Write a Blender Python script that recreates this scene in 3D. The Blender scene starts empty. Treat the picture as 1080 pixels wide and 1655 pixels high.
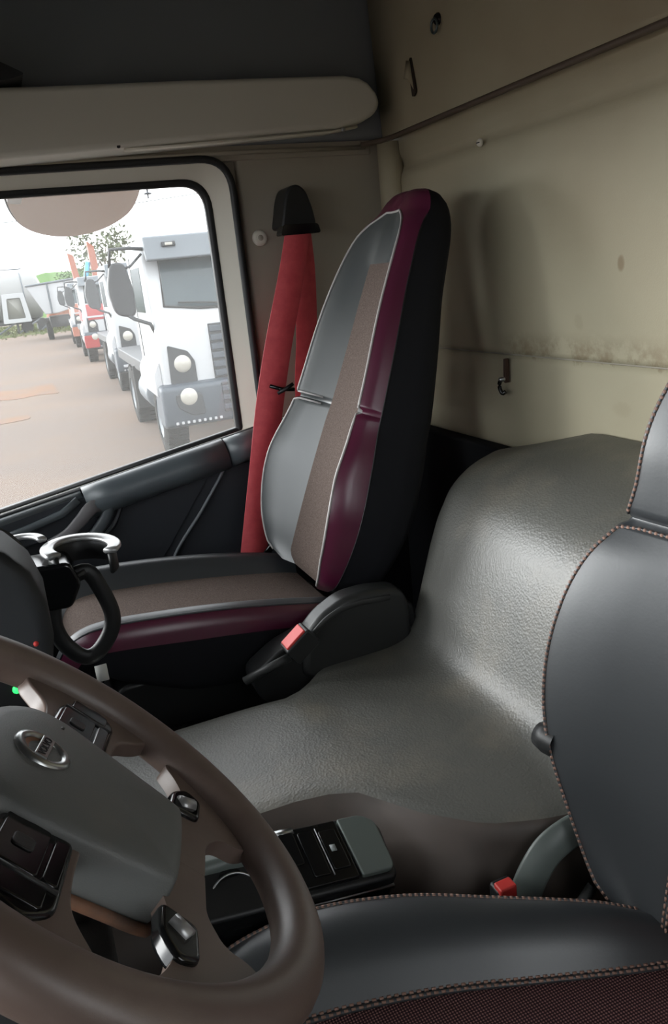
import bpy, math, random
import numpy as np
from mathutils import Vector, Matrix

sc = bpy.context.scene
C = sc.collection
random.seed(7)

# ---------------------------------------------------------------- camera, sky, exposure
FPX = 1250.0
Mw = np.array([[0.91329091, 0.20580698, 0.35148714],
               [-0.39491343, 0.23616676, 0.88784494],
               [-0.09971511, 0.94966771, -0.29696489]])     # columns: right, up, forward
cam_d = bpy.data.cameras.new('camera')
cam = bpy.data.objects.new('camera', cam_d)
C.objects.link(cam)
cam_d.sensor_fit = 'VERTICAL'
cam_d.sensor_height = 36.0
cam_d.lens = FPX / 1655.0 * 36.0
cam_d.clip_start = 0.02
cam_d.clip_end = 600
rt, up, fw = Vector(Mw[:, 0]), Vector(Mw[:, 1]), Vector(Mw[:, 2])
m = Matrix.Identity(4)
for r in range(3):
    m[r][0], m[r][1], m[r][2] = rt[r], up[r], -fw[r]
m[2][3] = 1.25
cam.matrix_world = m
sc.camera = cam

world = bpy.data.worlds.new('overcast_sky')
sc.world = world
world.use_nodes = True
bgn = world.node_tree.nodes['Background']
bgn.inputs[0].default_value = (0.93, 0.97, 1.0, 1)
bgn.inputs[1].default_value = 0.85
try:
    world.cycles.sampling_method = 'AUTOMATIC'
except Exception:
    pass

# bright patch of thin cloud: a very soft sun on the passenger side, ahead of the cab
sun_d = bpy.data.lights.new('hazy_sun', 'SUN')
sun_d.energy = 1.4
sun_d.angle = math.radians(50)
sun_d.color = (0.98, 1.0, 0.99)
sun = bpy.data.objects.new('hazy_sun', sun_d)
C.objects.link(sun)
sun.rotation_euler = Vector((0.80, -0.55, -0.20)).to_track_quat('-Z', 'Y').to_euler()

sc.view_settings.view_transform = 'Standard'
sc.view_settings.look = 'None'
sc.view_settings.gamma = 1.0
sc.view_settings.use_curve_mapping = False
sc.view_settings.exposure = 2.45

# ---------------------------------------------------------------- materials
def lin(c):
    return tuple(((v / 255) / 12.92 if v / 255 <= 0.04045 else ((v / 255 + 0.055) / 1.055) ** 2.4) for v in c)

MATS = {}
def mat(name, rgb, rough=0.5, metal=0.0, spec=0.5, bump=None, vary=None, weave=None, coat=0.0):
    """rgb: sRGB albedo 0-255; bump=(scale,strength,distance); vary=(rgb2,scale,lo,hi); weave=(scale,rgb2,strength)"""
    if name in MATS:
        return MATS[name]
    mt = bpy.data.materials.new(name)
    mt.use_nodes = True
    nt = mt.node_tree
    N, L = nt.nodes, nt.links
    b = N['Principled BSDF']
    b.inputs['Base Color'].default_value = (*lin(rgb), 1)
    b.inputs['Roughness'].default_value = rough
    b.inputs['Metallic'].default_value = metal
    b.inputs['Specular IOR Level'].default_value = spec
    b.inputs['Coat Weight'].default_value = coat
    tc = N.new('ShaderNodeTexCoord')
    colour = None
    if vary:
        nz = N.new('ShaderNodeTexNoise')
        nz.inputs['Scale'].default_value = vary[1]
        nz.inputs['Detail'].default_value = 6
        nz.inputs['Roughness'].default_value = 0.6
        L.new(tc.outputs['Object'], nz.inputs['Vector'])
        rp = N.new('ShaderNodeValToRGB')
        rp.color_ramp.elements[0].position = vary[2]
        rp.color_ramp.elements[1].position = vary[3]
        rp.color_ramp.elements[0].color = (*lin(rgb), 1)
        rp.color_ramp.elements[1].color = (*lin(vary[0]), 1)
        L.new(nz.outputs['Fac'], rp.inputs['Fac'])
        colour = rp.outputs['Color']
        L.new(colour, b.inputs['Base Color'])
    hgt = None
    if weave:
        wv = N.new('ShaderNodeTexVoronoi')
        wv.inputs['Scale'].default_value = weave[0]
        wv.inputs['Randomness'].default_value = 0.15
        L.new(tc.outputs['Object'], wv.inputs['Vector'])
        rp = N.new('ShaderNodeValToRGB')
        rp.color_ramp.elements[0].position = 0.25
        rp.color_ramp.elements[1].position = 0.6
        rp.color_ramp.elements[0].color = (*lin(weave[1]), 1)
        rp.color_ramp.elements[1].color = (*lin(rgb), 1)
        L.new(wv.outputs['Distance'], rp.inputs['Fac'])
        L.new(rp.outputs['Color'], b.inputs['Base Color'])
        bp = N.new('ShaderNodeBump')
        bp.invert = True
        bp.inputs['Strength'].default_value = weave[2]
        bp.inputs['Distance'].default_value = 0.001
        L.new(wv.outputs['Distance'], bp.inputs['Height'])
        L.new(bp.outputs['Normal'], b.inputs['Normal'])
    if bump:
        nz = N.new('ShaderNodeTexNoise')
        nz.inputs['Scale'].default_value = bump[0]
        nz.inputs['Detail'].default_value = 3
        L.new(tc.outputs['Object'], nz.inputs['Vector'])
        bp = N.new('ShaderNodeBump')
        bp.inputs['Strength'].default_value = bump[1]
        bp.inputs['Distance'].default_value = bump[2]
        L.new(nz.outputs['Fac'], bp.inputs['Height'])
        L.new(bp.outputs['Normal'], b.inputs['Normal'])
    MATS[name] = mt
    return mt

def glass_mat(name, film=0.12, tint=(1, 1, 1), film_rgb=(235, 235, 232)):
    """thin pane: clear, a pale film standing in for glare haze, a weak mirror"""
    mt = bpy.data.materials.new(name)
    mt.use_nodes = True
    nt = mt.node_tree
    N, L = nt.nodes, nt.links
    N.clear()
    out = N.new('ShaderNodeOutputMaterial')
    tr = N.new('ShaderNodeBsdfTransparent')
    tr.inputs[0].default_value = (*tint, 1)
    tl = N.new('ShaderNodeBsdfTranslucent')
    tl.inputs[0].default_value = (*lin(film_rgb), 1)
    gl = N.new('ShaderNodeBsdfGlossy')
    gl.inputs['Roughness'].default_value = 0.02
    m1 = N.new('ShaderNodeMixShader')
    m1.inputs[0].default_value = film
    L.new(tr.outputs[0], m1.inputs[1])
    L.new(tl.outputs[0], m1.inputs[2])
    fr = N.new('ShaderNodeFresnel')
    fr.inputs['IOR'].default_value = 1.25
    m2 = N.new('ShaderNodeMixShader')
    L.new(fr.outputs[0], m2.inputs[0])
    L.new(m1.outputs[0], m2.inputs[1])
    L.new(gl.outputs[0], m2.inputs[2])
    L.new(m2.outputs[0], out.inputs['Surface'])
    return mt

def wall_mat():
    """cream vinyl with dirt rubbed along the seam, a few brown marks and drips"""
    mt = mat('cream_vinyl', (178, 170, 146), rough=0.6, spec=0.35)
    nt = mt.node_tree
    N, L = nt.nodes, nt.links
    b = N['Principled BSDF']
    geo = N.new('ShaderNodeNewGeometry')
    sep = N.new('ShaderNodeSeparateXYZ')
    L.new(geo.outputs['Position'], sep.inputs[0])
    nz = N.new('ShaderNodeTexNoise')
    nz.inputs['Scale'].default_value = 2.2
    nz.inputs['Detail'].default_value = 8
    L.new(geo.outputs['Position'], nz.inputs['Vector'])
    rp = N.new('ShaderNodeValToRGB')
    rp.color_ramp.elements[0].position = 0.35
    rp.color_ramp.elements[1].position = 0.75
    rp.color_ramp.elements[0].color = (*lin((182, 175, 150)), 1)
    rp.color_ramp.elements[1].color = (*lin((168, 157, 132)), 1)
    L.new(nz.outputs['Fac'], rp.inputs['Fac'])
    col = rp.outputs['Color']
    def math_(op, a, bb=None):
        n = N.new('ShaderNodeMath')
        n.operation = op
        for k, v in ((0, a), (1, bb)):
            if v is None:
                continue
            if isinstance(v, (int, float)):
                n.inputs[k].default_value = v
            else:
                L.new(v, n.inputs[k])
        return n.outputs[0]
    def ramp01(v, a, bb):
        n = N.new('ShaderNodeMapRange')
        n.interpolation_type = 'SMOOTHSTEP'
        n.inputs['From Min'].default_value = a
        n.inputs['From Max'].default_value = bb
        L.new(v, n.inputs['Value'])
        return n.outputs['Result']
    def over(col, fac, rgb):
        mx = N.new('ShaderNodeMix')
        mx.data_type = 'RGBA'
        L.new(fac, mx.inputs[0])
        L.new(col, mx.inputs[6])
        mx.inputs[7].default_value = (*lin(rgb), 1)
        return mx.outputs[2]
    # rubbed dirt just above the horizontal seam
    n2 = N.new('ShaderNodeTexNoise')
    n2.inputs['Scale'].default_value = 13
    n2.inputs['Detail'].default_value = 7
    n2.inputs['Roughness'].default_value = 0.7
    L.new(geo.outputs['Position'], n2.inputs['Vector'])
    dist = math_('ADD', sep.outputs['Z'], math_('MULTIPLY', math_('SUBTRACT', n2.outputs['Fac'], 0.5), 0.11))
    band = math_('MULTIPLY', ramp01(dist, 1.015, 1.03), math_('SUBTRACT', 1.0, ramp01(dist, 1.045, 1.085)))
    yr = math_('MULTIPLY', ramp01(sep.outputs['Y'], 0.95, 1.15), math_('SUBTRACT', 1.0, ramp01(sep.outputs['Y'], 1.5, 1.62)))
    fac = math_('MULTIPLY', math_('MULTIPLY', band, yr), math_('MULTIPLY', ramp01(n2.outputs['Fac'], 0.38, 0.62), 0.6))
    col = over(col, fac, (120, 100, 72))
    # brown finger marks
    for (yy, zz, ry, rz) in ((1.182, 1.209, 0.010, 0.016), (1.185, 0.93, 0.03, 0.02), (1.30, 1.10, 0.016, 0.02)):
        dy = math_('DIVIDE', math_('SUBTRACT', sep.outputs['Y'], yy), ry)
        dz = math_('DIVIDE', math_('SUBTRACT', sep.outputs['Z'], zz), rz)
        rr = math_('ADD', math_('MULTIPLY', dy, dy), math_('MULTIPLY', dz, dz))
        rr = math_('ADD', rr, math_('MULTIPLY', math_('SUBTRACT', n2.outputs['Fac'], 0.5), 2.0))
        f = math_('MULTIPLY', math_('SUBTRACT', 1.0, ramp01(rr, 0.2, 1.2)), 0.5 if ry < 0.012 else 0.12)
        col = over(col, f, (120, 92, 55))
    L.new(col, b.inputs['Base Color'])
    n3 = N.new('ShaderNodeTexNoise')
    n3.inputs['Scale'].default_value = 420
    L.new(geo.outputs['Position'], n3.inputs['Vector'])
    n4 = N.new('ShaderNodeTexNoise')
    n4.inputs['Scale'].default_value = 3.5
    L.new(geo.outputs['Position'], n4.inputs['Vector'])
    hs = math_('ADD', math_('MULTIPLY', n3.outputs['Fac'], 0.0006), math_('MULTIPLY', n4.outputs['Fac'], 0.012))
    bp = N.new('ShaderNodeBump')
    bp.inputs['Strength'].default_value = 0.5
    bp.inputs['Distance'].default_value = 1.0
    L.new(hs, bp.inputs['Height'])
    L.new(bp.outputs['Normal'], b.inputs['Normal'])
    return mt

M_wall = wall_mat()
M_trimcream = mat('cream_plastic', (226, 222, 208), 0.5, bump=(300, 0.15, 0.001))
M_greige = mat('greige_trim', (164, 157, 143), 0.6, bump=(350, 0.2, 0.001))
M_headliner = mat('charcoal_headliner', (136, 141, 146), 0.85, spec=0.2, bump=(500, 0.3, 0.001))
M_floor = mat('black_rubber_mat', (34, 34, 35), 0.7, bump=(200, 0.4, 0.002))
M_rubber = mat('black_rubber', (24, 26, 28), 0.45)
M_black = mat('black_plastic', (28, 29, 30), 0.45, bump=(600, 0.2, 0.0006))
M_blackgloss = mat('glossy_black_plastic', (18, 19, 20), 0.15)
M_dgrey = mat('dark_grey_plastic', (52, 53, 53), 0.5, bump=(700, 0.25, 0.0006))
M_dash = mat('dashboard_plastic', (36, 39, 42), 0.6, bump=(700, 0.3, 0.0006))
M_door = mat('door_plastic', (88, 96, 100), 0.38, spec=0.7, bump=(600, 0.25, 0.0006))
M_doordark = mat('door_inlay', (46, 50, 56), 0.65, bump=(900, 0.3, 0.0006))
M_silver = mat('satin_silver', (180, 182, 182), 0.3, metal=1.0)
M_silverp = mat('silver_plastic', (172, 172, 172), 0.35, metal=0.6)
M_red = mat('red_webbing', (218, 86, 92), 0.5, spec=0.5, vary=((204, 72, 80), 40, 0.35, 0.7), bump=(900, 0.2, 0.0006))
M_redbtn = mat('red_button', (205, 62, 58), 0.4)
M_leather = mat('black_leather', (52, 55, 58), 0.40, spec=1.0, bump=(260, 0.10, 0.001))
M_leatherg = mat('grey_leather', (62, 67, 68), 0.33, spec=0.95, bump=(260, 0.08, 0.001))
M_maroon = mat('maroon_leather', (84, 26, 52), 0.30, spec=0.8, bump=(260, 0.08, 0.001))
M_fabric = mat('brown_grey_seat_fabric', (112, 99, 92), 0.9, spec=0.15, vary=((84, 72, 67), 330, 0.35, 0.65), bump=(330, 0.4, 0.0008))
def mesh_mat():
    mt = mat('maroon_mesh_fabric', (34, 20, 23), 0.85, spec=0.2)
    nt = mt.node_tree
    N, L = nt.nodes, nt.links
    tc = N.new('ShaderNodeTexCoord')
    sp = N.new('ShaderNodeSeparateXYZ')
    L.new(tc.outputs['Object'], sp.inputs[0])
    def mth(op, a, b=None):
        n = N.new('ShaderNodeMath')
        n.operation = op
        for k, v in ((0, a), (1, b)):
            if v is None:
                continue
            if isinstance(v, (int, float)):
                n.inputs[k].default_value = v
            else:
                L.new(v, n.inputs[k])
        return n.outputs[0]
    u = mth('MULTIPLY', sp.outputs['Y'], 900.0)
    v = mth('MULTIPLY', mth('ADD', sp.outputs['X'], sp.outputs['Z']), 900.0)
    s_ = mth('MULTIPLY', mth('SINE', mth('ADD', u, v)), mth('SINE', mth('SUBTRACT', u, v)))
    rp = N.new('ShaderNodeValToRGB')
    rp.color_ramp.elements[0].position = 0.05
    rp.color_ramp.elements[1].position = 0.5
    rp.color_ramp.elements[0].color = (*lin((48, 28, 32)), 1)
    rp.color_ramp.elements[1].color = (*lin((140, 104, 100)), 1)
    L.new(s_, rp.inputs['Fac'])
    L.new(rp.outputs['Color'], N['Principled BSDF'].inputs['Base Color'])
    bp = N.new('ShaderNodeBump')
    bp.inputs['Strength'].default_value = 0.6
    bp.inputs['Distance'].default_value = 0.001
    L.new(s_, bp.inputs['Height'])
    L.new(bp.outputs['Normal'], N['Principled BSDF'].inputs['Normal'])
    return mt
M_mesh = mesh_mat()
M_sidecloth = mat('black_side_cloth', (28, 29, 33), 0.85, spec=0.2, bump=(900, 0.3, 0.0006))
M_piping = mat('pale_piping', (176, 172, 170), 0.5)
M_tan = mat('tan_thread', (150, 118, 104), 0.8)
M_wheel = mat('worn_brown_wheel_leather', (104, 88, 80), 0.42, spec=0.7, vary=((122, 106, 97), 9, 0.45, 0.75), bump=(700, 0.15, 0.0005))
M_hub = mat('hub_grey_plastic', (98, 100, 98), 0.5, spec=0.6, bump=(800, 0.4, 0.0006), vary=((108, 106, 101), 14, 0.5, 0.8))
M_dirty = mat('dusty_brown_edge', (120, 84, 62), 0.7, vary=((84, 66, 56), 30, 0.4, 0.7))
M_cover = mat('grained_engine_cover', (86, 86, 81), 0.46, spec=0.95, vary=((108, 104, 94), 5.5, 0.5, 0.72))
M_coversm = mat('smooth_brown_cover_side', (86, 76, 70), 0.55, vary=((70, 64, 60), 6, 0.4, 0.7))
M_pane = glass_mat('window_glass', 0.045)  # pale film puts glare haze over the view outside
M_clear = glass_mat('clear_glass', 0.0)
M_mirror = mat('mirror_glass', (200, 192, 186), 0.03, metal=1.0)

def cover_bump():
    nt = M_cover.node_tree
    N, L = nt.nodes, nt.links
    tc = N.new('ShaderNodeTexCoord')
    v = N.new('ShaderNodeTexVoronoi')
    v.inputs['Scale'].default_value = 240
    L.new(tc.outputs['Object'], v.inputs['Vector'])
    nz = N.new('ShaderNodeTexNoise')
    nz.inputs['Scale'].default_value = 90
    L.new(tc.outputs['Object'], nz.inputs['Vector'])
    ad = N.new('ShaderNodeMath')
    ad.operation = 'ADD'
    L.new(v.outputs['Distance'], ad.inputs[0])
    L.new(nz.outputs['Fac'], ad.inputs[1])
    bp = N.new('ShaderNodeBump')
    bp.inputs['Strength'].default_value = 0.32
    bp.inputs['Distance'].default_value = 0.0015
    L.new(ad.outputs[0], bp.inputs['Height'])
    L.new(bp.outputs['Normal'], N['Principled BSDF'].inputs['Normal'])
cover_bump()

# ---------------------------------------------------------------- mesh helpers
def ob(name, vf, material=None, parent=None, smooth=True, bevel=0.0, seg=3, kind=None, label=None, solid=0.0):
    v, f = vf
    me = bpy.data.meshes.new(name)
    me.from_pydata([tuple(map(float, p)) for p in v], [], f)
    me.update()
    if material:
        me.materials.append(material)
    if smooth:
        me.polygons.foreach_set('use_smooth', [True] * len(me.polygons))
    o = bpy.data.objects.new(name, me)
    C.objects.link(o)
    if parent is not None:
        o.parent = parent
    if solid:
        md = o.modifiers.new('solid', 'SOLIDIFY')
        md.thickness = solid
        md.offset = -1
    if bevel:
        md = o.modifiers.new('bevel', 'BEVEL')
        md.width = bevel
        md.segments = seg
        md.limit_method = 'ANGLE'
        md.angle_limit = math.radians(28)
        md.harden_normals = True
    if kind:
        o['kind'] = kind
    if label:
        o['label'] = label
    return o

def thing(name, label, cat, loc=(0, 0, 0), group=None, rotz=0.0):
    o = bpy.data.objects.new(name, None)
    C.objects.link(o)
    o.empty_display_size = 0.05
    o.location = loc
    o.rotation_euler = (0, 0, rotz)
    o['label'] = label
    o['category'] = cat
    if group:
        o['group'] = group
    return o

def tag(o, label, cat, group=None):
    o['label'] = label
    o['category'] = cat
    if group:
        o['group'] = group
    return o

def struct(name, loc=(0, 0, 0), label=None):
    o = bpy.data.objects.new(name, None)
    C.objects.link(o)
    o.location = loc
    o.empty_display_size = 0.05
    o['kind'] = 'structure'
    if label:
        o['label'] = label
    return o

def copy_tree(o, parent=None):
    c = o.copy()
    C.objects.link(c)
    if parent is not None:
        c.parent = parent
    for ch in list(o.children):
        copy_tree(ch, c)
    return c

def box(x0, x1, y0, y1, z0, z1):
    v = [(x, y, z) for x in (x0, x1) for y in (y0, y1) for z in (z0, z1)]
    f = [(0, 1, 3, 2), (4, 6, 7, 5), (0, 4, 5, 1), (2, 3, 7, 6), (0, 2, 6, 4), (1, 5, 7, 3)]
    return v, f

def ccw(pts):
    a = sum(pts[i][0] * pts[(i + 1) % len(pts)][1] - pts[(i + 1) % len(pts)][0] * pts[i][1] for i in range(len(pts)))
    return pts if a > 0 else pts[::-1]

def prism(pts, a, b, axis='y'):
    """extrude a 2D polygon: axis y -> pts are (x,z); axis x -> (y,z); axis z -> (x,y)"""
    pts = ccw(list(pts))
    n = len(pts)
    def P(p, t):
        return (p[0], t, p[1]) if axis == 'y' else ((t, p[0], p[1]) if axis == 'x' else (p[0], p[1], t))
    v = [P(p, a) for p in pts] + [P(p, b) for p in pts]
    flip = (axis == 'y') != (a > b)
    cap0 = tuple(range(n)) if flip else tuple(range(n))[::-1]
    cap1 = tuple(range(2 * n - 1, n - 1, -1)) if flip else tuple(range(n, 2 * n))
    f = [cap0, cap1]
    for i in range(n):
        j = (i + 1) % n
        q = (i, j, n + j, n + i)
        f.append(q[::-1] if flip else q)
    return v, f

def frame_prism(pts, a, b, O, e1, e2, e3):
    """extrude 2D pts (u,v) along e3 from a to b in a frame"""
    pts = ccw(list(pts))
    n = len(pts)
    O, e1, e2, e3 = map(np.array, (O, e1, e2, e3))
    v = [O + e1 * p[0] + e2 * p[1] + e3 * a for p in pts] + [O + e1 * p[0] + e2 * p[1] + e3 * b for p in pts]
    rh = np.dot(np.cross(e1, e2), e3) * (b - a) > 0
    f = [tuple(range(n))[::-1], tuple(range(n, 2 * n))]
    for i in range(n):
        j = (i + 1) % n
        f.append((i, j, n + j, n + i))
    if not rh:
        f = [q[::-1] for q in f]
    return v, f

def ring_prism(outer, inner, a, b, axis='y'):
    n = len(outer)
    def P(p, t):
        return (p[0], t, p[1]) if axis == 'y' else ((t, p[0], p[1]) if axis == 'x' else (p[0], p[1], t))
    v = [P(p, t) for t in (a, b) for l in (outer, inner) for p in l]
    f = []
    for i in range(n):
        j = (i + 1) % n
        o0, o1, i0, i1 = i, j, n + i, n + j
        f.append((o0, o1, i1, i0))
        f.append((2 * n + o0, 2 * n + i0, 2 * n + i1, 2 * n + o1))
        f.append((o0, 2 * n + o0, 2 * n + o1, o1))
        f.append((i0, i1, 2 * n + i1, 2 * n + i0))
    return v, f

def round_poly(pts, r, seg=5):
    """fillet every corner; r scalar or list"""
    out = []
    n = len(pts)
    for i in range(n):
        p0, p, p1 = (np.array(pts[(i + k) % n], float) for k in (-1, 0, 1))
        rr = r[i] if isinstance(r, (list, tuple)) else r
        d0, d1 = p0 - p, p1 - p
        l0, l1 = np.linalg.norm(d0), np.linalg.norm(d1)
        if rr <= 0:
            out += [tuple(p)] * 1
            continue
        d0, d1 = d0 / l0, d1 / l1
        c = min(rr, 0.45 * l0, 0.45 * l1)
        a, bq = p + d0 * c, p + d1 * c
        for k in range(seg + 1):
            t = k / seg
            out.append(tuple((1 - t) ** 2 * a + 2 * t * (1 - t) * p + t * t * bq))
    return out

def crom(xs, ys, x):
    """smooth interpolation of a table (monotone-ish cubic)"""
    xs, ys = list(xs), list(ys)
    if x <= xs[0]:
        return ys[0]
    if x >= xs[-1]:
        return ys[-1]
    i = max(k for k in range(len(xs) - 1) if xs[k] <= x)
    def slope(k):
        if k == 0:
            return (ys[1] - ys[0]) / (xs[1] - xs[0])
        if k == len(xs) - 1:
            return (ys[-1] - ys[-2]) / (xs[-1] - xs[-2])
        return (ys[k + 1] - ys[k - 1]) / (xs[k + 1] - xs[k - 1])
    h = xs[i + 1] - xs[i]
    t = (x - xs[i]) / h
    m0, m1 = slope(i) * h, slope(i + 1) * h
    return (2 * t**3 - 3 * t**2 + 1) * ys[i] + (t**3 - 2 * t**2 + t) * m0 + (-2 * t**3 + 3 * t**2) * ys[i + 1] + (t**3 - t**2) * m1

def smooth_path(pts, n=8, closed=False):
    pts = [np.array(p, float) for p in pts]
    N_ = len(pts)
    out = []
    rng = range(N_) if closed else range(N_ - 1)
    for i in rng:
        if closed:
            p0, p1, p2, p3 = pts[i - 1], pts[i], pts[(i + 1) % N_], pts[(i + 2) % N_]
        else:
            p1, p2 = pts[i], pts[i + 1]
            p0 = pts[i - 1] if i > 0 else 2 * p1 - p2
            p3 = pts[i + 2] if i + 2 < N_ else 2 * p2 - p1
        for k in range(n):
            t = k / n
            out.append(0.5 * (2 * p1 + (p2 - p0) * t + (2 * p0 - 5 * p1 + 4 * p2 - p3) * t * t + (3 * p1 - p0 - 3 * p2 + p3) * t**3))
    if not closed:
        out.append(pts[-1])
    return out

def sweep(path, section, hint=(0, 0, 1), closed=False, caps=True):
    """sweep a 2D section [(a,b)] (a across, b along the hint side) down a path"""
    path = [np.array(p, float) for p in path]
    n, k = len(path), 0
    v, f = [], []
    hint = np.array(hint, float)
    for i in range(n):
        if closed:
            T = path[(i + 1) % n] - path[i - 1]
        else:
            T = path[min(i + 1, n - 1)] - path[max(i - 1, 0)]
        T = T / (np.linalg.norm(T) + 1e-12)
        B = hint - T * np.dot(hint, T)
        if np.linalg.norm(B) < 1e-4:
            B = np.array([1, 0, 0]) - T * T[0]
        B = B / np.linalg.norm(B)
        A = np.cross(B, T)
        s = section(i / max(1, n - 1)) if callable(section) else section
        k = len(s)
        for (a, b) in s:
            v.append(path[i] + A * a + B * b)
    for i in range(n if closed else n - 1):
        j = (i + 1) % n
        for q in range(k):
            w = (q + 1) % k
            f.append((i * k + q, i * k + w, j * k + w, j * k + q))
    if not closed and caps:
        f.append(tuple(range(k))[::-1])
        f.append(tuple(range((n - 1) * k, n * k)))
    return v, f

def circ(r, n=10, ry=None):
    ry = ry or r
    return [(r * math.cos(2 * math.pi * k / n), ry * math.sin(2 * math.pi * k / n)) for k in range(n)]

def tube(path, r, n=8, closed=False, hint=(0.13, 0.21, 0.97)):
    return sweep(path, circ(r, n), hint, closed)

def rect(w, t):
    c = min(w, t) * 0.3
    return [(-w / 2 + c, -t / 2), (w / 2 - c, -t / 2), (w / 2, -t / 2 + c), (w / 2, t / 2 - c), (w / 2 - c, t / 2), (-w / 2 + c, t / 2), (-w / 2, t / 2 - c), (-w / 2, -t / 2 + c)]

def lathe(prof, n=24, O=(0, 0, 0), axis='y', close=True):
    """prof [(r,t)], revolve about an axis through O"""
    v, f = [], []
    k = len(prof)
    O = np.array(O, float)
    for i in range(n):
        a = 2 * math.pi * i / n
        for (r, t) in prof:
            c, s = r * math.cos(a), r * math.sin(a)
            p = {'y': (c, t, s), 'x': (t, c, s), 'z': (c, s, t)}[axis]
            v.append(O + np.array(p))
    for i in range(n):
        j = (i + 1) % n
        for q in range(k - 1):
            f.append((i * k + q, i * k + q + 1, j * k + q + 1, j * k + q))
    return v, f

def lathe_dir(prof, n, O, d):
    d = np.array(d, float)
    d = d / np.linalg.norm(d)
    h = np.array([0, 0, 1.0]) if abs(d[2]) < 0.9 else np.array([1.0, 0, 0])
    a = np.cross(h, d)
    a /= np.linalg.norm(a)
    b = np.cross(d, a)
    O = np.array(O, float)
    v, f = [], []
    k = len(prof)
    for i in range(n):
        t = 2 * math.pi * i / n
        for (r, s) in prof:
            v.append(O + d * s + (a * math.cos(t) + b * math.sin(t)) * r)
    for i in range(n):
        j = (i + 1) % n
        for q in range(k - 1):
            f.append((i * k + q, j * k + q, j * k + q + 1, i * k + q + 1))
    return v, f

def join(*vfs):
    V, F = [], []
    for v, f in vfs:
        o = len(V)
        V += list(v)
        F += [tuple(i + o for i in q) for q in f]
    return V, F

def grid_part(G, cells):
    """G[j][i] points; cells = list of (j,i) quads to keep"""
    idx, V, F = {}, [], []
    def g(j, i):
        if (j, i) not in idx:
            idx[(j, i)] = len(V)
            V.append(G[j][i])
        return idx[(j, i)]
    for (j, i) in cells:
        F.append((g(j, i), g(j, i + 1), g(j + 1, i + 1), g(j + 1, i)))
    return V, F

def dashes(path, r, dash, gap, hint=(0.2, 0.3, 0.9)):
    """thread stitches along a path: little bars, one mesh"""
    path = [np.array(p, float) for p in path]
    d = [0.0]
    for i in range(1, len(path)):
        d.append(d[-1] + np.linalg.norm(path[i] - path[i - 1]))
    P = np.array(path)
    parts = []
    s = 0.0
    while s + dash < d[-1]:
        q = [[np.interp(t, d, P[:, k]) for k in range(3)] for t in (s, s + dash)]
        parts.append(sweep(q, circ(r, 5), hint))
        s += dash + gap
    return join(*parts)

# ================================================================= THE CAB SHELL
XR, YW, ZT, ZC = 1.10, 2.10, 1.575, 1.96      # rear wall, passenger wall, ledge height, ceiling
XF = -0.85

fl = ob('floor', box(XF, XR + 0.05, -0.27, YW + 0.05, -0.05, 0.0), M_floor, smooth=False, kind='structure')
fl['label'] = 'black rubber cab floor under the seats'
for k, (y, h) in enumerate([(1.50 + 0.12 * i, 0.012) for i in range(5)]):
    ob('floor_rib', box(-0.45, 0.45, y - 0.012, y + 0.012, 0, h), M_dgrey, fl, bevel=0.004)
ce = ob('ceiling', box(XF, XR + 0.05, -0.27, YW + 0.08, ZC, ZC + 0.05), M_headliner, smooth=False, kind='structure')
ce['label'] = 'dark headliner of the cab roof'

wr = struct('wall_rear', (XR, 0, 0), 'cream vinyl rear wall of the cab with stained seam')
def rear_panel(name, y0, y1, z0, z1, x0, lean=0.0):
    # slightly pillowed panel
    ny, nz = 14, 48
    G = []
    for j in range(nz + 1):
        row = []
        for i in range(ny + 1):
            y = y0 + (y1 - y0) * i / ny
            z = z0 + (z1 - z0) * j / nz
            e = min(1, 6 * min(i / ny, 1 - i / ny)) * min(1, 6 * min(j / nz, 1 - j / nz))
            dip = 0.016 * math.exp(-((z - 1.505) / 0.018) ** 2) if name.startswith('middle') else 0.0      # groove shaped in to give the shadow band under the ledge
            row.append((x0 - 0.006 * e + lean * (j / nz) + dip, y, z))
        G.append(row)
    v, f = grid_part(G, [(j, i) for j in range(nz) for i in range(ny)])
    f = [q[::-1] for q in f]
    return ob(name, (v, f), M_wall, wr, solid=0.03)
rear_panel('lower_wall_panel', -0.26, 2.09, 0.0, 1.018, 0.006)
rear_panel('middle_wall_panel', -0.26, 2.09, 1.021, ZT + 0.01, 0.0)
rear_panel('upper_wall_panel', -0.26, 2.06, ZT - 0.003, ZC + 0.02, -0.028, -0.02)
ob('wall_backing', box(0.028, 0.06, -0.27, YW + 0.06, -0.02, ZC), M_rubber, wr, smooth=False)
ob('seam_welt', tube([(0.002, y, 1.0195) for y in (-0.1, 0.5, 1.0, 1.5, 2.0)], 0.0022, 6), M_greige, wr)
ob('ledge_welt', tube([(-0.029, y, ZT - 0.004) for y in (-0.1, 0.5, 1.0, 1.5, 2.0)] + [(-0.045, 2.04, ZT - 0.006), (-0.09, 2.07, ZT - 0.01)], 0.007, 8), mat('brown_welt', (92, 80, 68), 0.6), wr)
# rounded upright corner between rear and side wall
ob('corner_roll', tube([(-0.012, 2.055, z) for z in (0.80, 1.0, 1.4, ZT - 0.01)], 0.035, 14, hint=(1, 0, 0)), M_wall, wr)
# lower black skirt behind the passenger seat
sk = ob('rear_skirt', box(-0.05, -0.008, 1.15, 2.05, 0.0, 0.80), M_sidecloth, wr, bevel=0.008)

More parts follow.
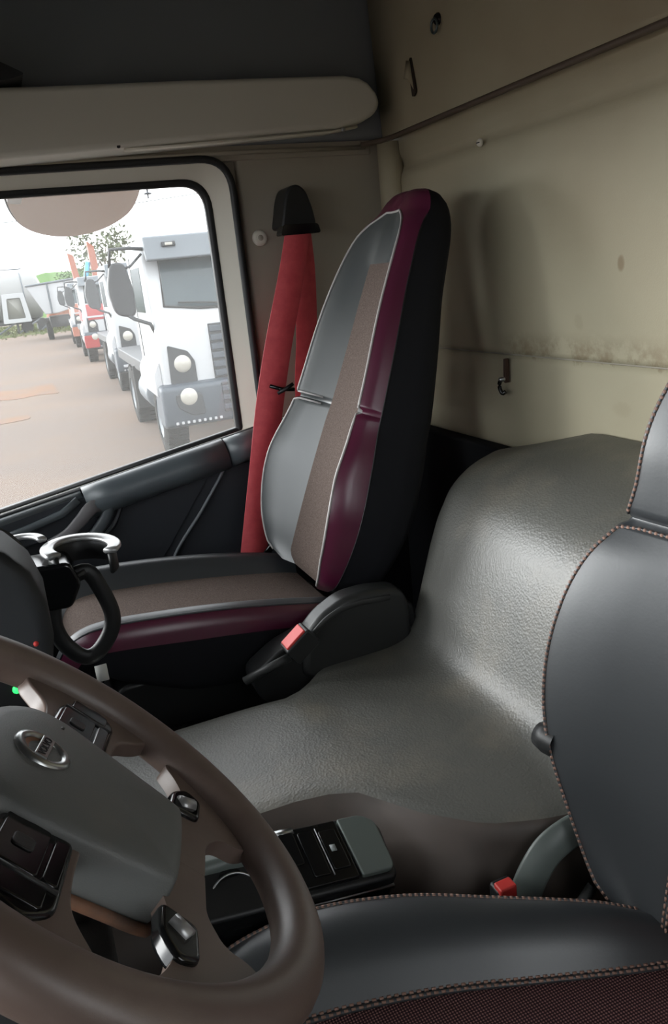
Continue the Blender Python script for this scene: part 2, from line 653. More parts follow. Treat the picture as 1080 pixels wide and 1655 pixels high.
wp = struct('wall_right', (0, YW, 0), 'passenger side wall behind the door with pale pillar trim')
ob('pillar_trim', box(0.66, XR, 0.0, 0.04, 0.86, ZT), M_greige, wp, bevel=0.01)
ob('pillar_lower_trim', box(0.66, XR, -0.01, 0.04, 0.0, 0.855), M_sidecloth, wp, bevel=0.01)
ob('upper_side_panel', box(XF, XR + 0.03, -0.03, 0.04, ZT + 0.005, ZC + 0.01), M_headliner, wp, bevel=0.015)
ob('header_panel', box(XF, 1.05, -0.005, 0.05, 1.545, ZT + 0.06), M_greige, wp, bevel=0.004)
ob('header_strip', tube([(-0.7, -0.012, 1.536), (0.0, -0.012, 1.551), (0.35, -0.012, 1.560), (0.7, -0.012, 1.563), (1.03, -0.012, 1.562)], 0.006, 8), M_greige, wp)
ob('door_post', box(0.625, 0.70, 0.02, 0.08, 0.0, 1.58), M_greige, wp, bevel=0.004)
ob('outer_skin', box(XF, XR, 0.06, 0.10, -0.6, 0.70), mat('white_cab_paint', (150, 151, 152), 0.3), wp, bevel=0.01)

# overhead trim over the passenger door
oh = struct('trim_1', (0, 0, 0), 'long pale overhead trim above the passenger window')
beam = [(-0.8, 1.53), (0.085, 1.552), (0.36, 1.566), (0.66, 1.581), (0.90, 1.592), (0.97, 1.604), (1.010, 1.622), (1.026, 1.648),
        (1.016, 1.672), (0.995, 1.695), (0.972, 1.706), (0.93, 1.712), (0.526, 1.705), (0.2, 1.696), (-0.8, 1.68)]
ob('beam', prism(beam, 1.965, 2.10), M_trimcream, oh, bevel=0.014, seg=4)
M_beamc = mat('beam_grey', (222, 219, 208), 0.6, bump=(400, 0.2, 0.001))
oh.children[0].data.materials[0] = M_beamc
ob('lower_lip', sweep([(0.36, 1.985, 1.563), (0.62, 1.985, 1.572), (0.88, 1.985, 1.584), (0.96, 1.99, 1.596)], rect(0.02, 0.006), (0, 0, 1)), M_trimcream, oh)
ob('screw', lathe_dir([(0, 0.004), (0.005, 0.004), (0.006, 0)], 12, (0.915, 1.972, 1.588), (0, -1, 0.1)), M_silver, oh)
ob('screw', lathe_dir([(0, 0.004), (0.004, 0.004), (0.005, 0)], 12, (0.345, 1.972, 1.570), (0, -1, 0.1)), M_rubber, oh)
# dark overhead console end towards the windscreen
oc = struct('trim_2', (0, 0, 0), 'dark overhead console end towards the windscreen')
ob('console_end', prism(round_poly([(-0.7, 1.69), (0.13, 1.698), (0.17, 1.710), (0.12, 1.735), (-0.7, 1.745)], 0.01), 1.93, 2.06), M_dash, oc, bevel=0.01)

# front wall with windscreen, and driver's side with its doorway
wf_ = struct('wall_front', (XF, 0, 0), 'front of the cab below and around the windscreen')
ob('lower_bulkhead', box(-0.06, 0.0, -0.27, YW + 0.05, -0.02, 0.80), M_black, wf_, smooth=False)
ob('overhead_shelf', box(0.0, 0.62, -0.2, YW - 0.05, 1.57, ZC), M_headliner, wf_, bevel=0.03)
ob('upper_header', box(-0.06, 0.0, -0.27, YW + 0.05, 1.62, ZC + 0.02), M_headliner, wf_, smooth=False)
for y in (-0.27, YW - 0.07):
    ob('corner_post', box(-0.06, 0.02, y, y + 0.12, 0.9, 1.75), M_greige, wf_, bevel=0.01)
w2 = struct('window_2', (XF, 0, 0), 'windscreen glass')
ob('windscreen_pane', box(-0.03, -0.024, -0.16, YW - 0.06, 0.79, 1.64), M_clear, w2, smooth=False)
wl = struct('wall_left', (0, -0.26, 0), 'driver side wall around the door')
ob('rear_post', box(0.72, XR + 0.03, -0.04, 0.0, -0.02, ZC), M_greige, wl, bevel=0.01)
ob('front_post', box(XF, -0.62, -0.04, 0.0, -0.02, ZC), M_greige, wl, bevel=0.01)
ob('door_header', box(-0.63, 0.73, -0.04, 0.0, 1.56, ZC), M_headliner, wl, bevel=0.01)
d2 = struct('door_2', (0, -0.26, 0), 'closed driver door with its window')
ob('door_lower', box(-0.63, 0.73, -0.03, 0.02, -0.03, 0.86), M_doordark, d2, bevel=0.01)
ob('door_top_rail', box(-0.63, 0.73, -0.03, 0.02, 1.50, 1.58), M_greige, d2, bevel=0.01)
ob('door_rear_rail', box(0.60, 0.73, -0.03, 0.02, 0.86, 1.50), M_greige, d2, bevel=0.01)
ob('door_front_rail', box(-0.63, -0.52, -0.03, 0.02, 0.86, 1.50), M_greige, d2, bevel=0.01)
ob('added_shade_curtain', join(*[tube([(-0.30 + 0.03 * k, 0.03, 0.84), (-0.30 + 0.03 * k, 0.034, 1.2), (-0.30 + 0.03 * k, 0.03, 1.54)], 0.02, 8, hint=(0, 1, 0)) for k in range(21)]), M_sidecloth, d2, label='added dark curtain blocking side light')  # unseen curtain, added to block light from the driver's window
ob('door_pane', box(-0.53, 0.61, -0.008, -0.004, 0.85, 1.51), M_clear, d2, smooth=False)

# ================================================================= PASSENGER DOOR AND WINDOW
dr = struct('door_1', (0, 0, 0), 'dark passenger door with sloping sill and inner handle')
def sill(x):
    return 0.845 + (x - 0.62) * 0.158
outer = round_poly([(-0.62, sill(-0.62)), (0.640, sill(0.640)), (0.640, 1.553), (-0.62, 1.535)], [0.001, 0.02, 0.085, 0.05], 8)
inner = round_poly([(-0.56, sill(-0.56) + 0.0), (0.590, sill(0.590) + 0.0), (0.590, 1.510), (-0.56, 1.500)], [0.001, 0.012, 0.075, 0.05], 8)
fv, ff = ring_prism(outer, inner, 2.092, 2.17)
nq = len(outer)
fv = [(x, 2.140, z) if nq <= k < 2 * nq else (x, y, z) for k, (x, y, z) in enumerate(fv)]     # face splayed towards the glass
ob('window_frame', (fv, ff), M_trimcream, dr, bevel=0.004)
ob('outer_seal', tube([(p[0], 2.088, p[1]) for p in outer], 0.010, 8, closed=True, hint=(0, 1, 0)), M_rubber, dr)
inner2 = [(p[0] + (-0.004 if p[0] > 0 else 0.004), p[1] - 0.002) for p in inner]
ob('inner_seal', sweep([(p[0], 2.150, p[1]) for p in inner2], rect(0.022, 0.03), (0, 1, 0), closed=True), M_rubber, dr)
# lower door body
low = [(-0.64, 0.05), (0.655, 0.05), (0.655, sill(0.655) - 0.005), (-0.64, sill(-0.64) - 0.005)]
ob('door_body', prism(low, 2.075, 2.16), M_doordark, dr, bevel=0.01)
# rolled sill trim, its rear end piece, and the hand-hold recess ahead of it
ob('sill_trim', sweep([(x, 2.072, sill(x) - 0.034) for x in (0.125, 0.2, 0.3, 0.4, 0.515)], circ(0.040, 20, 0.044), (0, 0, 1)), M_door, dr)
ob('sill_end', sweep([(x, 2.074, sill(x) - 0.034) for x in (0.520, 0.57, 0.625)], circ(0.039, 20, 0.042), (0, 0, 1)), M_door, dr)
ob('front_sill', sweep([(x, 2.075, sill(x) - 0.012) for x in (-0.6, -0.3, 0.118)], circ(0.02, 12, 0.014), (0, 0, 1)), M_door, dr)
ob('handle_bezel', prism(round_poly([(-0.15, 0.64), (0.05, 0.66), (0.13, 0.735), (0.13, 0.757), (0.08, 0.755), (-0.15, 0.712)], 0.012), 2.055, 2.08), M_doordark, dr, bevel=0.006)
ob('pull_channel', sweep([(-0.16, 2.05, 0.675), (-0.03, 2.05, 0.70), (0.06, 2.05, 0.722), (0.105, 2.05, 0.75)], rect(0.02, 0.012), (0, -1, 0)), M_door, dr)
ob('inner_handle', sweep(smooth_path([(0.015, 2.04, 0.652), (0.062, 2.03, 0.672), (0.10, 2.03, 0.70), (0.135, 2.035, 0.728), (0.168, 2.05, 0.728)], 5),
                         lambda t: rect(0.024 + 0.016 * t, 0.012), (0, -1, 0)), mat('handle_grey', (120, 118, 120), 0.35), dr, label='pale grey inner door handle')
ob('handle_shell', sweep(smooth_path([(0.06, 2.052, 0.62), (0.12, 2.05, 0.645), (0.165, 2.05, 0.69), (0.185, 2.05, 0.735)], 6), rect(0.030, 0.018), (0, -1, 0)), M_door, dr)
for (pp) in ([(0.224, 2.068, 0.748), (0.205, 2.068, 0.70), (0.175, 2.068, 0.655), (0.12, 2.068, 0.625), (0.0, 2.068, 0.60)],
             [(0.530, 2.068, 0.80), (0.49, 2.068, 0.735), (0.42, 2.068, 0.645), (0.34, 2.068, 0.553), (0.30, 2.068, 0.48)]):
    ob('panel_crease', tube(smooth_path(pp, 6), 0.0045, 8), mat('crease_grey', (118, 124, 128), 0.4), dr)
ob('door_inlay', prism(round_poly([(0.24, 0.755), (0.49, 0.783), (0.32, 0.565), (0.24, 0.47), (-0.3, 0.40), (-0.3, 0.56), (0.12, 0.60), (0.19, 0.655)], 0.015), 2.070, 2.076), M_doordark, dr, bevel=0.002)

wn = struct('window_1', (0, 0, 0), 'passenger door window glass')
ob('window_pane', prism([(-0.57, sill(-0.57) - 0.01), (0.60, sill(0.60) - 0.01), (0.60, 1.518), (-0.57, 1.505)], 2.155, 2.159), M_pane, wn, smooth=False)

# pillar cap, belt
cap = thing('trim_cap', 'round pale screw cap on the pillar beside the window', 'cap', (0.70, YW - 0.002, 1.352))
ob('cap_disc', lathe_dir([(0, 0.008), (0.012, 0.008), (0.018, 0.006), (0.021, 0.0), (0.021, -0.003)], 20, (0, 0, 0), (0, -1, 0)), M_trimcream, cap)
ob('cap_centre', lathe_dir([(0, 0.0095), (0.006, 0.0095), (0.008, 0.0075)], 14, (0, 0, 0), (0, -1, 0)), M_greige, cap)

sb = thing('seat_belt', 'red seat belt hanging from black pillar guide beside the passenger seat', 'seat belt', (0.78, 2.06, 1.41))
def sbl(p):
    return (p[0] - 0.78, p[1] - 2.06, p[2] - 1.41)
gd = ob('belt_guide', prism(round_poly([(-0.048, -0.045), (0.052, -0.045), (0.045, 0.0), (0.03, 0.045), (0.008, 0.062), (-0.018, 0.055), (-0.03, 0.03)], 0.014), -0.055, 0.035), M_blackgloss, sb, bevel=0.010)
gd.data.materials[0] = M_rubber
ob('guide_slot', prism(round_poly([(-0.055, -0.062), (0.058, -0.062), (0.052, -0.038), (-0.045, -0.035)], 0.008), -0.062, -0.02), M_blackgloss, gd, bevel=0.005)
pA = smooth_path([sbl(p) for p in [(0.782, 2.012, 1.375), (0.745, 2.008, 1.25), (0.685, 2.0, 1.08), (0.635, 1.985, 0.93), (0.585, 1.97, 0.75), (0.535, 1.95, 0.58), (0.495, 1.93, 0.45), (0.48, 1.92, 0.38)]], 6)
ob('shoulder_webbing', sweep(pA, lambda t: rect(0.066 + 0.012 * math.sin(t * 3.1), 0.003), (0, -1, 0)), M_red, sb)
pB = smooth_path([sbl(p) for p in [(0.790, 2.03, 1.375), (0.795, 2.04, 1.25), (0.785, 2.05, 1.08), (0.765, 2.055, 0.93), (0.76, 2.055, 0.7), (0.76, 2.055, 0.45)]], 6)
ob('return_webbing', sweep(pB, rect(0.062, 0.003), (0, -1, 0)), M_red, sb)
sc_ = ob('belt_clip', join(sweep([sbl(p) for p in ((0.635, 1.968, 0.975), (0.665, 1.965, 0.962), (0.70, 1.962, 0.957))], rect(0.010, 0.010), (0, -1, 0)),
                           ), M_blackgloss, sb, label='small black belt clip')
ob('clip_wing', sweep([sbl(p) for p in ((0.652, 1.962, 0.953), (0.672, 1.955, 0.962), (0.695, 1.952, 0.974))], rect(0.009, 0.008), (0, -1, 0)), M_black, sc_)
ob('floor_anchor', box(-0.33, -0.27, -0.16, -0.12, -1.41, -1.0), M_black, sb, bevel=0.008)

# hooks and holes on the rear wall
def wall_fit(name, label, cat, y, z, x=XR - 0.045):
    return thing(name, label, cat, (x, y, z))
hk = wall_fit('coat_hook', 'small dark coat hook with metal ring high on the rear wall', 'hook', 1.72, 1.765, 1.058)
ob('hook_base', lathe_dir([(0, 0.010), (0.009, 0.009), (0.013, 0.004), (0.014, -0.01)], 16, (0, 0, 0), (-1, 0, 0)), M_blackgloss, hk)
ob('hook_ring', tube([(-0.012 + 0.0, 0.013 * math.cos(a), -0.014 + 0.014 * math.sin(a)) for a in np.linspace(0, 2 * math.pi, 18)[:-1]], 0.003, 6, closed=True, hint=(1, 0, 0)), mat('dull_steel', (105, 120, 124), 0.35, metal=0.8), hk)
tf = wall_fit('torn_flap', 'torn slot with loose flap in the upper rear wall vinyl', 'tear', 1.855, 1.68, 1.06)
ob('slot', prism(round_poly([(-0.012, -0.035), (0.004, -0.045), (0.016, 0.03), (0.002, 0.045)], 0.006), -0.003, 0.004, 'x'), mat('tear_shadow_cloth', (60, 52, 44), 0.9), tf)
ob('flap', ([(-0.003, 0.02, 0.04), (-0.004, 0.002, 0.035), (-0.014, 0.0, -0.005), (-0.012, 0.022, 0.0), (-0.002, -0.004, -0.03)], [(0, 1, 2, 3), (1, 4, 2)]), M_wall, tf, solid=0.002)
sw = wall_fit('wall_screw', 'small pale screw in the rear wall below the ledge', 'screw', 1.627, 1.492, XR - 0.008)
ob('screw_head', lathe_dir([(0, 0.004), (0.007, 0.004), (0.009, 0.0), (0.009, -0.003)], 14, (0, 0, 0), (-1, 0, 0)), M_trimcream, sw)
ob('screw_slot', box(-0.0052, -0.003, -0.006, 0.006, -0.001, 0.001), M_rubber, sw)
lt = wall_fit('wall_latch', 'small dark latch bracket on the rear wall beside the passenger seat', 'latch', 1.553, 0.965, XR - 0.012)
ob('latch_plate', prism(round_poly([(-0.006, -0.012), (0.003, -0.010), (0.001, 0.046), (-0.007, 0.046)], 0.003), -0.004, 0.008, 'x'), mat('rust_brown', (70, 48, 38), 0.7), lt, bevel=0.002)
ob('latch_hook', tube(smooth_path([(-0.010, 0.004, 0.0), (-0.016, 0.002, -0.018), (-0.014, -0.006, -0.034), (-0.008, -0.012, -0.030)], 4), 0.005, 8), M_blackgloss, lt)
ob('latch_pin', lathe_dir([(0, 0.018), (0.005, 0.017), (0.006, 0.0)], 10, (0, 0.0, -0.002), (-1, 0, 0)), M_silver, lt)

# ================================================================= ENGINE COVER
ec = thing('engine_cover', 'grained grey engine cover rising in a hump between the two seats', 'engine cover', (0, 1.0, 0))
PX = [-0.55, -0.3, 0.0, 0.3, 0.45, 0.55, 0.62, 0.655, 0.682, 0.702, 0.720, 0.738, 0.755, 0.770, 0.786, 0.806, 0.832, 0.870, 0.92, 0.99, 1.05, 1.092]
PZ = [0.435, 0.448, 0.460, 0.470, 0.471, 0.471, 0.472, 0.478, 0.492, 0.518, 0.560, 0.610, 0.660, 0.700, 0.735, 0.765, 0.790, 0.815, 0.838, 0.858, 0.870, 0.876]
ts = np.linspace(0, len(PX) - 1, 88)
prof = [(crom(range(len(PX)), PX, t), crom(range(len(PZ)), PZ, t)) for t in ts]
YPx, YPy = [-0.55, 0.30, 0.385, 0.43, 0.50, 0.545, 0.60, 0.68, 0.80, 0.95, 1.092], [1.345, 1.305, 1.295, 1.325, 1.390, 1.420, 1.405, 1.375, 1.385, 1.45, 1.55]
YDx, YDy = [-0.55, 0.30, 0.365, 0.43, 0.50, 0.57, 0.66, 0.8, 1.092], [1.05, 0.985, 0.962, 0.866, 0.795, 0.765, 0.74, 0.70, 0.62]
def cov_top(x, z, y):
    drop = 0.085 * max(0.0, min(1.0, (x - 0.82) / 0.27))
    return z - drop * max(0.0, (y - 1.25) / 0.30)
G = []
NCOL = 26
for (x, z) in prof:
    yp, yd = np.interp(x, YPx, YPy), np.interp(x, YDx, YDy)
    row = []
    zp = cov_top(x, z, yp)
    row += [(x, yp + 0.012 - 1, 0.01), (x, yp + 0.010 - 1, zp - 0.08), (x, yp + 0.006 - 1, zp - 0.022), (x, yp - 0.002 - 1, zp - 0.007)]
    for k in range(NCOL + 1):
        y = yp - 0.014 + (yd + 0.02 - (yp - 0.014)) * k / NCOL
        row.append((x, y - 1, cov_top(x, z, y) - (0.0015 if k == 0 else 0)))
    zd = z
    q_ = 1.0 - 0.8 * max(0.0, min(1.0, (x - 0.42) / 0.08))
    row += [(x, yd + 0.004 - 1, zd - 0.003), (x, yd - 0.008 - 1, zd - 0.010), (x, yd - 0.045 * q_ - 1, zd - 0.034), (x, yd - 0.095 * q_ - 1, zd - 0.068), (x, yd - 0.115 * q_ - 1, zd - 0.10), (x, yd - 0.125 * q_ - 1, 0.01)]
    G.append(row)
nr, nc = len(G) - 1, len(G[0]) - 1
ob('top_cover', grid_part(G, [(j, i) for j in range(nr) for i in range(3, 4 + NCOL + 1)]), M_cover, ec, label='grained grey top with dust swirls')
ob('passenger_skirt', grid_part(G, [(j, i) for j in range(nr) for i in range(0, 3)]), M_cover, ec)
ob('driver_skirt', grid_part(G, [(j, i) for j in range(nr) for i in range(4 + NCOL + 1, nc)]), M_coversm, ec, label='smooth brown sloping side')

# ================================================================= SEATS
def section_back(w, wf, b, t, e=0.0):
    h = [(0, 0), (wf * 0.6, 0), (wf, 0), (wf + 0.28 * (w - wf), 0.27 * b), (wf + 0.58 * (w - wf), 0.60 * b), (wf + 0.85 * (w - wf), 0.90 * b),
         (w, 1.0 * b), (w + 0.010 + 0.45 * e, 0.84 * b), (w + 0.018 + 0.8 * e, 0.52 * b - 0.15 * e), (w + 0.024 + e, 0.10 * b - 0.25 * e), (w + 0.030 + e, -0.50 * t), (w + 0.030 + e, -0.8 * t), (w + 0.018 + e, -0.96 * t), (w - 0.02 + e, -t), (0, -t)]
    return h

def section_cushion(w, wf, b, t, e=0.0):
    h = [(0, 0), (wf * 0.6, 0), (wf, 0), (wf + 0.22 * (w - wf), 0.45 * b), (wf + 0.48 * (w - wf), 0.90 * b), (wf + 0.76 * (w - wf), 1.03 * b),
         (w, 0.88 * b), (w + 0.010, 0.62 * b), (w + 0.016, 0.25 * b), (w + 0.017, -0.085 * t), (w + 0.014, -0.43 * t), (w + 0.008, -0.79 * t), (w, -0.93 * t), (w - 0.03, -t), (0, -t)]
    return h

def loft_rows(rows, section):
    """rows: dicts x,z (fabric centre line), nx,nz (outward normal), w,wf,b,t,(k dome, groove)"""
    G = []
    for r in rows:
        s = section(r['w'], r['wf'], r['b'], r['t'], r.get('e', 0.0))
        k = r.get('k', 1.0)
        tm = -0.5 * r['t']
        pts = []
        for i, (v, d) in enumerate(s):
            if 3 <= i <= 8:
                d -= r.get('g', 0.0) * (1.0 if i > 3 else 0.6)
            pts.append((v * (0.12 + 0.88 * k) if k < 1 else v, tm + (d - tm) * k))
        full = [(-v, d) for v, d in pts[:0:-1]] + pts
        G.append([(r['x'] + r['nx'] * d, v, r['z'] + r['nz'] * d) for v, d in full])
    return G

def back_rows(P0, th, L, T, notch, n=64, dome=0.14):
    rows = []
    eu, ef = (math.sin(th), math.cos(th)), (-math.cos(th), math.sin(th))
    ls = sorted(set(list(np.linspace(0, L, n)) + [notch + q for q in (-0.014, -0.008, -0.003, 0.003, 0.008, 0.014)] + [L - dome * q for q in (0.0, 0.01, 0.03, 0.06, 0.1)]))
    for l in ls:
        q = max(0.0, (l - (L - dome)) / dome)
        k = max(0.0, 1 - q ** 2.6) ** (1 / 2.6) if q > 0 else 1.0
        kb = 1.0
        if l < 0.035:
            kb = 1.0 - 0.25 * (1 - l / 0.035) ** 2
        rows.append(dict(x=P0[0] + eu[0] * l, z=P0[1] + eu[1] * l, nx=ef[0], nz=ef[1], l=l, k=max(0.02, k * kb),
                         w=crom(*T['w'], l), wf=crom(*T['wf'], l), b=crom(*T['b'], l), t=crom(*T['t'], l), e=crom(*T['e'], l) if 'e' in T else 0.0,
                         g=0.016 * math.exp(-((l - notch) / 0.006) ** 2)))
    return rows

MID = 14
def col(i):
    return MID + i

def make_seat(seat, back, cushion, notch, ltop, mats, near_sign):
    """seat: parent; back/cushion: row lists; builds the named parts"""
    # ----- backrest
    Gb = loft_rows(back, section_back)
    ls = [r['l'] for r in back]
    nrw = len(ls) - 1
    jn = min(range(len(ls)), key=lambda j: abs(ls[j] - notch))
    jt = min(range(len(ls)), key=lambda j: abs(ls[j] - ltop))            # fabric stops here
    jm = min(range(len(ls)), key=lambda j: abs(ls[j] - (ls[-1] - 0.060)))   # piping over the head
    br = ob('backrest', grid_part(Gb, [(j, i) for j in range(nrw) for i in list(range(0, col(-9))) + list(range(col(9), col(14)))]), mats['shell'], seat, label=mats['shell_label'])
    ob('fabric_insert', grid_part(Gb, [(j, i) for j in range(jt) for i in range(col(-2), col(2))]), mats['fabric'], br)
    up_cells = [(j, i) for j in range(jn, jm) for i in list(range(col(-6), col(-2))) + list(range(col(2), col(6)))] + \
               [(j, i) for j in range(jt, jm) for i in range(col(-2), col(2))]
    ob('upper_leather_panel', grid_part(Gb, up_cells), mats['leather'], br)
    for s in (-1, 1):
        rng = range(col(2), col(6)) if s > 0 else range(col(-6), col(-2))
        rb = range(col(6), col(9)) if s > 0 else range(col(-9), col(-6))
        ob('lower_leather_panel', grid_part(Gb, [(j, i) for j in range(jn) for i in rng]), mats['leather'], br)
        ob('lower_side_bolster', grid_part(Gb, [(j, i) for j in range(jn) for i in rb]), mats['bolster'], br)
    ub = [(j, i) for j in range(jn, nrw) for i in list(range(col(-9), col(-6))) + list(range(col(6), col(9)))] + \
         [(j, i) for j in range(jm, nrw) for i in range(col(-6), col(6))]
    ob('upper_side_bolster', grid_part(Gb, ub), mats['bolster'], br)
    def off(p, q, e=0.0015):
        return np.array(p)
    up_path = [Gb[j][col(-6)] for j in range(jn + 2, jm)] + [Gb[jm][i] for i in range(col(-6), col(7))] + [Gb[j][col(6)] for j in range(jm - 1, jn + 1, -1)]
    ends = []
    for s in (-1, 1):
        low_path = [Gb[jn - 2][col(s * i)] for i in (3, 4, 5)] + [Gb[j][col(6 * s)] for j in range(jn - 3, 0, -1)]
        top_edge = [Gb[jn + 2][col(s * i)] for i in (3, 4, 5, 6)]
        ends.append((low_path, top_edge))
    if mats.get('piping'):
        ob('upper_piping', tube(up_path, 0.0028, 6), mats['piping'], br)
        for lp, te in ends:
            ob('lower_piping', tube(lp, 0.0028, 6), mats['piping'], br)
            ob('split_piping', tube(te, 0.0026, 6), mats['piping'], br)
        # dark seam between maroon band and side cloth
        for s in (-1, 1):
            ob('side_seam', tube([Gb[j][col(9 * s)] for j in range(1, jm)], 0.0016, 5), M_rubber, br)
    if mats.get('stitch'):
        ob('edge_welt', tube(up_path, 0.0024, 6), mats['bolster'], br)
        o = ob('edge_stitching', dashes([np.array(p) for p in up_path], 0.0027, 0.0042, 0.0034), mats['stitch'], br)
        o['kind'] = 'stuff'
        for lp, te in ends:
            ob('edge_welt', tube(lp, 0.0024, 6), mats['bolster'], br)
            o = ob('edge_stitching', dashes([np.array(p) for p in lp], 0.0027, 0.0042, 0.0034), mats['stitch'], br)
            o['kind'] = 'stuff'
        for s in (-1, 1):
            pth = [np.array(Gb[j][col(2 * s)]) for j in range(2, jt)]
            ob('insert_welt', tube(pth, 0.0045, 6), mats['bolster'], br)
            for d in (-0.003, 0.003):
                o = ob('insert_stitching', dashes([p + np.array([-0.004, d, 0.0]) for p in pth], 0.0017, 0.005, 0.004), mats['stitch'], br)
                o['kind'] = 'stuff'
    # ----- cushion
    Gc = loft_rows(cushion, section_cushion)
    n2 = len(cushion) - 1
    cu = ob('cushion', grid_part(Gc, [(j, i) for j in range(n2) for i in list(range(0, col(-9))) + list(range(col(9), col(14)))]), mats['shell'], seat)
    ob('seat_fabric', grid_part(Gc, [(j, i) for j in range(n2) for i in range(col(-2), col(2))]), mats['seatfab'], cu)
    for s in (-1, 1):
        rng = range(col(2), col(6)) if s > 0 else range(col(-6), col(-2))
        rb = range(col(6), col(9)) if s > 0 else range(col(-9), col(-6))
        ob('seat_bolster', grid_part(Gc, [(j, i) for j in range(n2) for i in rng]), mats['leather_seat'], cu)
        ob('seat_side_band', grid_part(Gc, [(j, i) for j in range(n2) for i in rb]), mats['bolster'], cu)
        pth = [np.array(Gc[j][col(6 * s)]) for j in range(1, n2)]
        if mats.get('stitch'):
            ob('edge_welt', tube(pth, 0.0024, 6), mats['bolster'], cu)
            o = ob('edge_stitching', dashes(pth, 0.0027, 0.0042, 0.0034), mats['stitch'], cu)
            o['kind'] = 'stuff'
            p2 = [np.array(Gc[j][col(2 * s)]) for j in range(1, n2)]
            ob('insert_welt', tube(p2, 0.0045, 6), mats['bolster'], cu)
            for d in (-0.003, 0.003):
                o = ob('insert_stitching', dashes([p + np.array([0, d, 0.004]) for p in p2], 0.0017, 0.005, 0.004), mats['stitch'], cu)
                o['kind'] = 'stuff'
        else:
            ob('seat_piping', tube(pth, 0.0024, 6), M_leather, cu)
    return br, cu, Gb, Gc

def cushion_rows(path, T):
    """path: (x,z) from under the front lip to the rear; tables over path index"""
    rows = []
    N_ = len(path)
    ts = np.linspace(0, N_ - 1, (N_ - 1) * 5 + 1)
    for t in ts:
        x, z = crom(range(N_), [p[0] for p in path], t), crom(range(N_), [p[1] for p in path], t)
        x2, z2 = crom(range(N_), [p[0] for p in path], min(N_ - 1, t + 0.05)), crom(range(N_), [p[1] for p in path], min(N_ - 1, t + 0.05))
        x1, z1 = crom(range(N_), [p[0] for p in path], max(0, t - 0.05)), crom(range(N_), [p[1] for p in path], max(0, t - 0.05))
        dx, dz = x2 - x1, z2 - z1
        l = math.hypot(dx, dz)
        rows.append(dict(x=x, z=z, nx=-dz / l, nz=dx / l, w=crom(*T['w'], t), wf=crom(*T['wf'], t), b=crom(*T['b'], t), t=float(np.interp(t, [0, 3, 4, 5.5], [0.03, 0.035, 0.08, 0.14]))))
    return rows

# ---- passenger seat (origin on floor under the seat)
PSX, PSY = 0.40, 1.648
ps = thing('passenger_seat', 'tall passenger seat with maroon side bolsters and brown fabric insert', 'seat', (PSX, PSY, 0))
Tb = dict(w=([0, .05, .12, .2, .3, .38, .42, .55, .68, .74, .79, .82, .84, .853, .90], [.150, .183, .208, .216, .203, .184, .180, .164, .142, .129, .112, .092, .066, .036, .030]),
          e=([0, .68, .74, .79, .82, .84, .853, .90], [0, 0, .005, .014, .030, .054, .082, .086]),
          wf=([0, .2, .36, .42, .55, .68, .75, .80, .85, .9], [.105, .100, .086, .074, .064, .056, .048, .036, .015, .012]),
          b=([0, .1, .25, .36, .42, .6, .7, .79, .83, .855, .9], [.030, .062, .078, .060, .052, .048, .040, .026, .014, .004, .003]),
          t=([0, .2, .4, .55, .7, .9], [.09, .12, .125, .11, .092, .085]))
back = back_rows((0.555 - PSX, 0.565), math.radians(21.5), 0.915, Tb, 0.41)
cpath = [(0.04, 0.485), (0.008, 0.515), (0.004, 0.55), (0.028, 0.582), (0.075, 0.592), (0.18, 0.584), (0.30, 0.570), (0.42, 0.552), (0.53, 0.532), (0.58, 0.520)]
Tc = dict(w=([0, 2, 3, 4, 6, 8, 9], [.14, .160, .175, .185, .190, .188, .180]), wf=([0, 3, 6, 9], [.10, .118, .125, .12]), b=([0, 2, 4, 6, 8, 9], [.02, .035, .046, .046, .036, .03]))
cush = cushion_rows([(x - PSX, z) for x, z in cpath], Tc)
pm = dict(shell=M_sidecloth, shell_label='black cloth side and back of the backrest', fabric=M_fabric, seatfab=M_fabric, leather=M_leatherg, leather_seat=M_leather, bolster=M_maroon, piping=M_piping)
make_seat(ps, back, cush, 0.41, 0.735, pm, -1)
ob('seat_pan', prism(round_poly([(-0.34, 0.37), (0.16, 0.34), (0.26, 0.40), (0.24, 0.47), (-0.33, 0.49)], 0.03), -0.17, 0.17), M_black, ps, bevel=0.01)
ob('pedestal', prism([(-0.25, 0.0), (0.20, 0.0), (0.14, 0.40), (-0.20, 0.42)], -0.16, 0.16), M_black, ps, bevel=0.01)
for y in (-0.15, 0.15):
    ob('slide_rail', box(-0.32, 0.24, y - 0.015, y + 0.015, 0.0, 0.03), M_dgrey, ps, bevel=0.004)
M_shroud = mat('shroud_plastic', (44, 45, 45), 0.38, bump=(700, 0.2, 0.0006))
ob('shroud_base', prism(round_poly([(-0.06, 0.43), (-0.075, 0.49), (-0.01, 0.53), (0.06, 0.55), (0.30, 0.56), (0.32, 0.42), (0.0, 0.40)], 0.02, 4), -0.285, -0.22), M_black, ps, bevel=0.012)
sh = ob('side_shroud', prism(round_poly([(0.03, 0.46), (0.045, 0.548), (0.085, 0.585), (0.14, 0.610), (0.20, 0.612), (0.27, 0.600), (0.29, 0.56), (0.29, 0.45), (0.10, 0.43)], 0.02, 4), -0.295, -0.235), M_shroud, ps, bevel=0.016, seg=4, label='dark grey plastic hinge shroud')
ob('shroud_ridge', sweep(smooth_path([(0.065, -0.297, 0.556), (0.10, -0.297, 0.580), (0.15, -0.297, 0.593), (0.24, -0.297, 0.588)], 4), rect(0.012, 0.006), (0, -1, 0)), M_dgrey, sh)
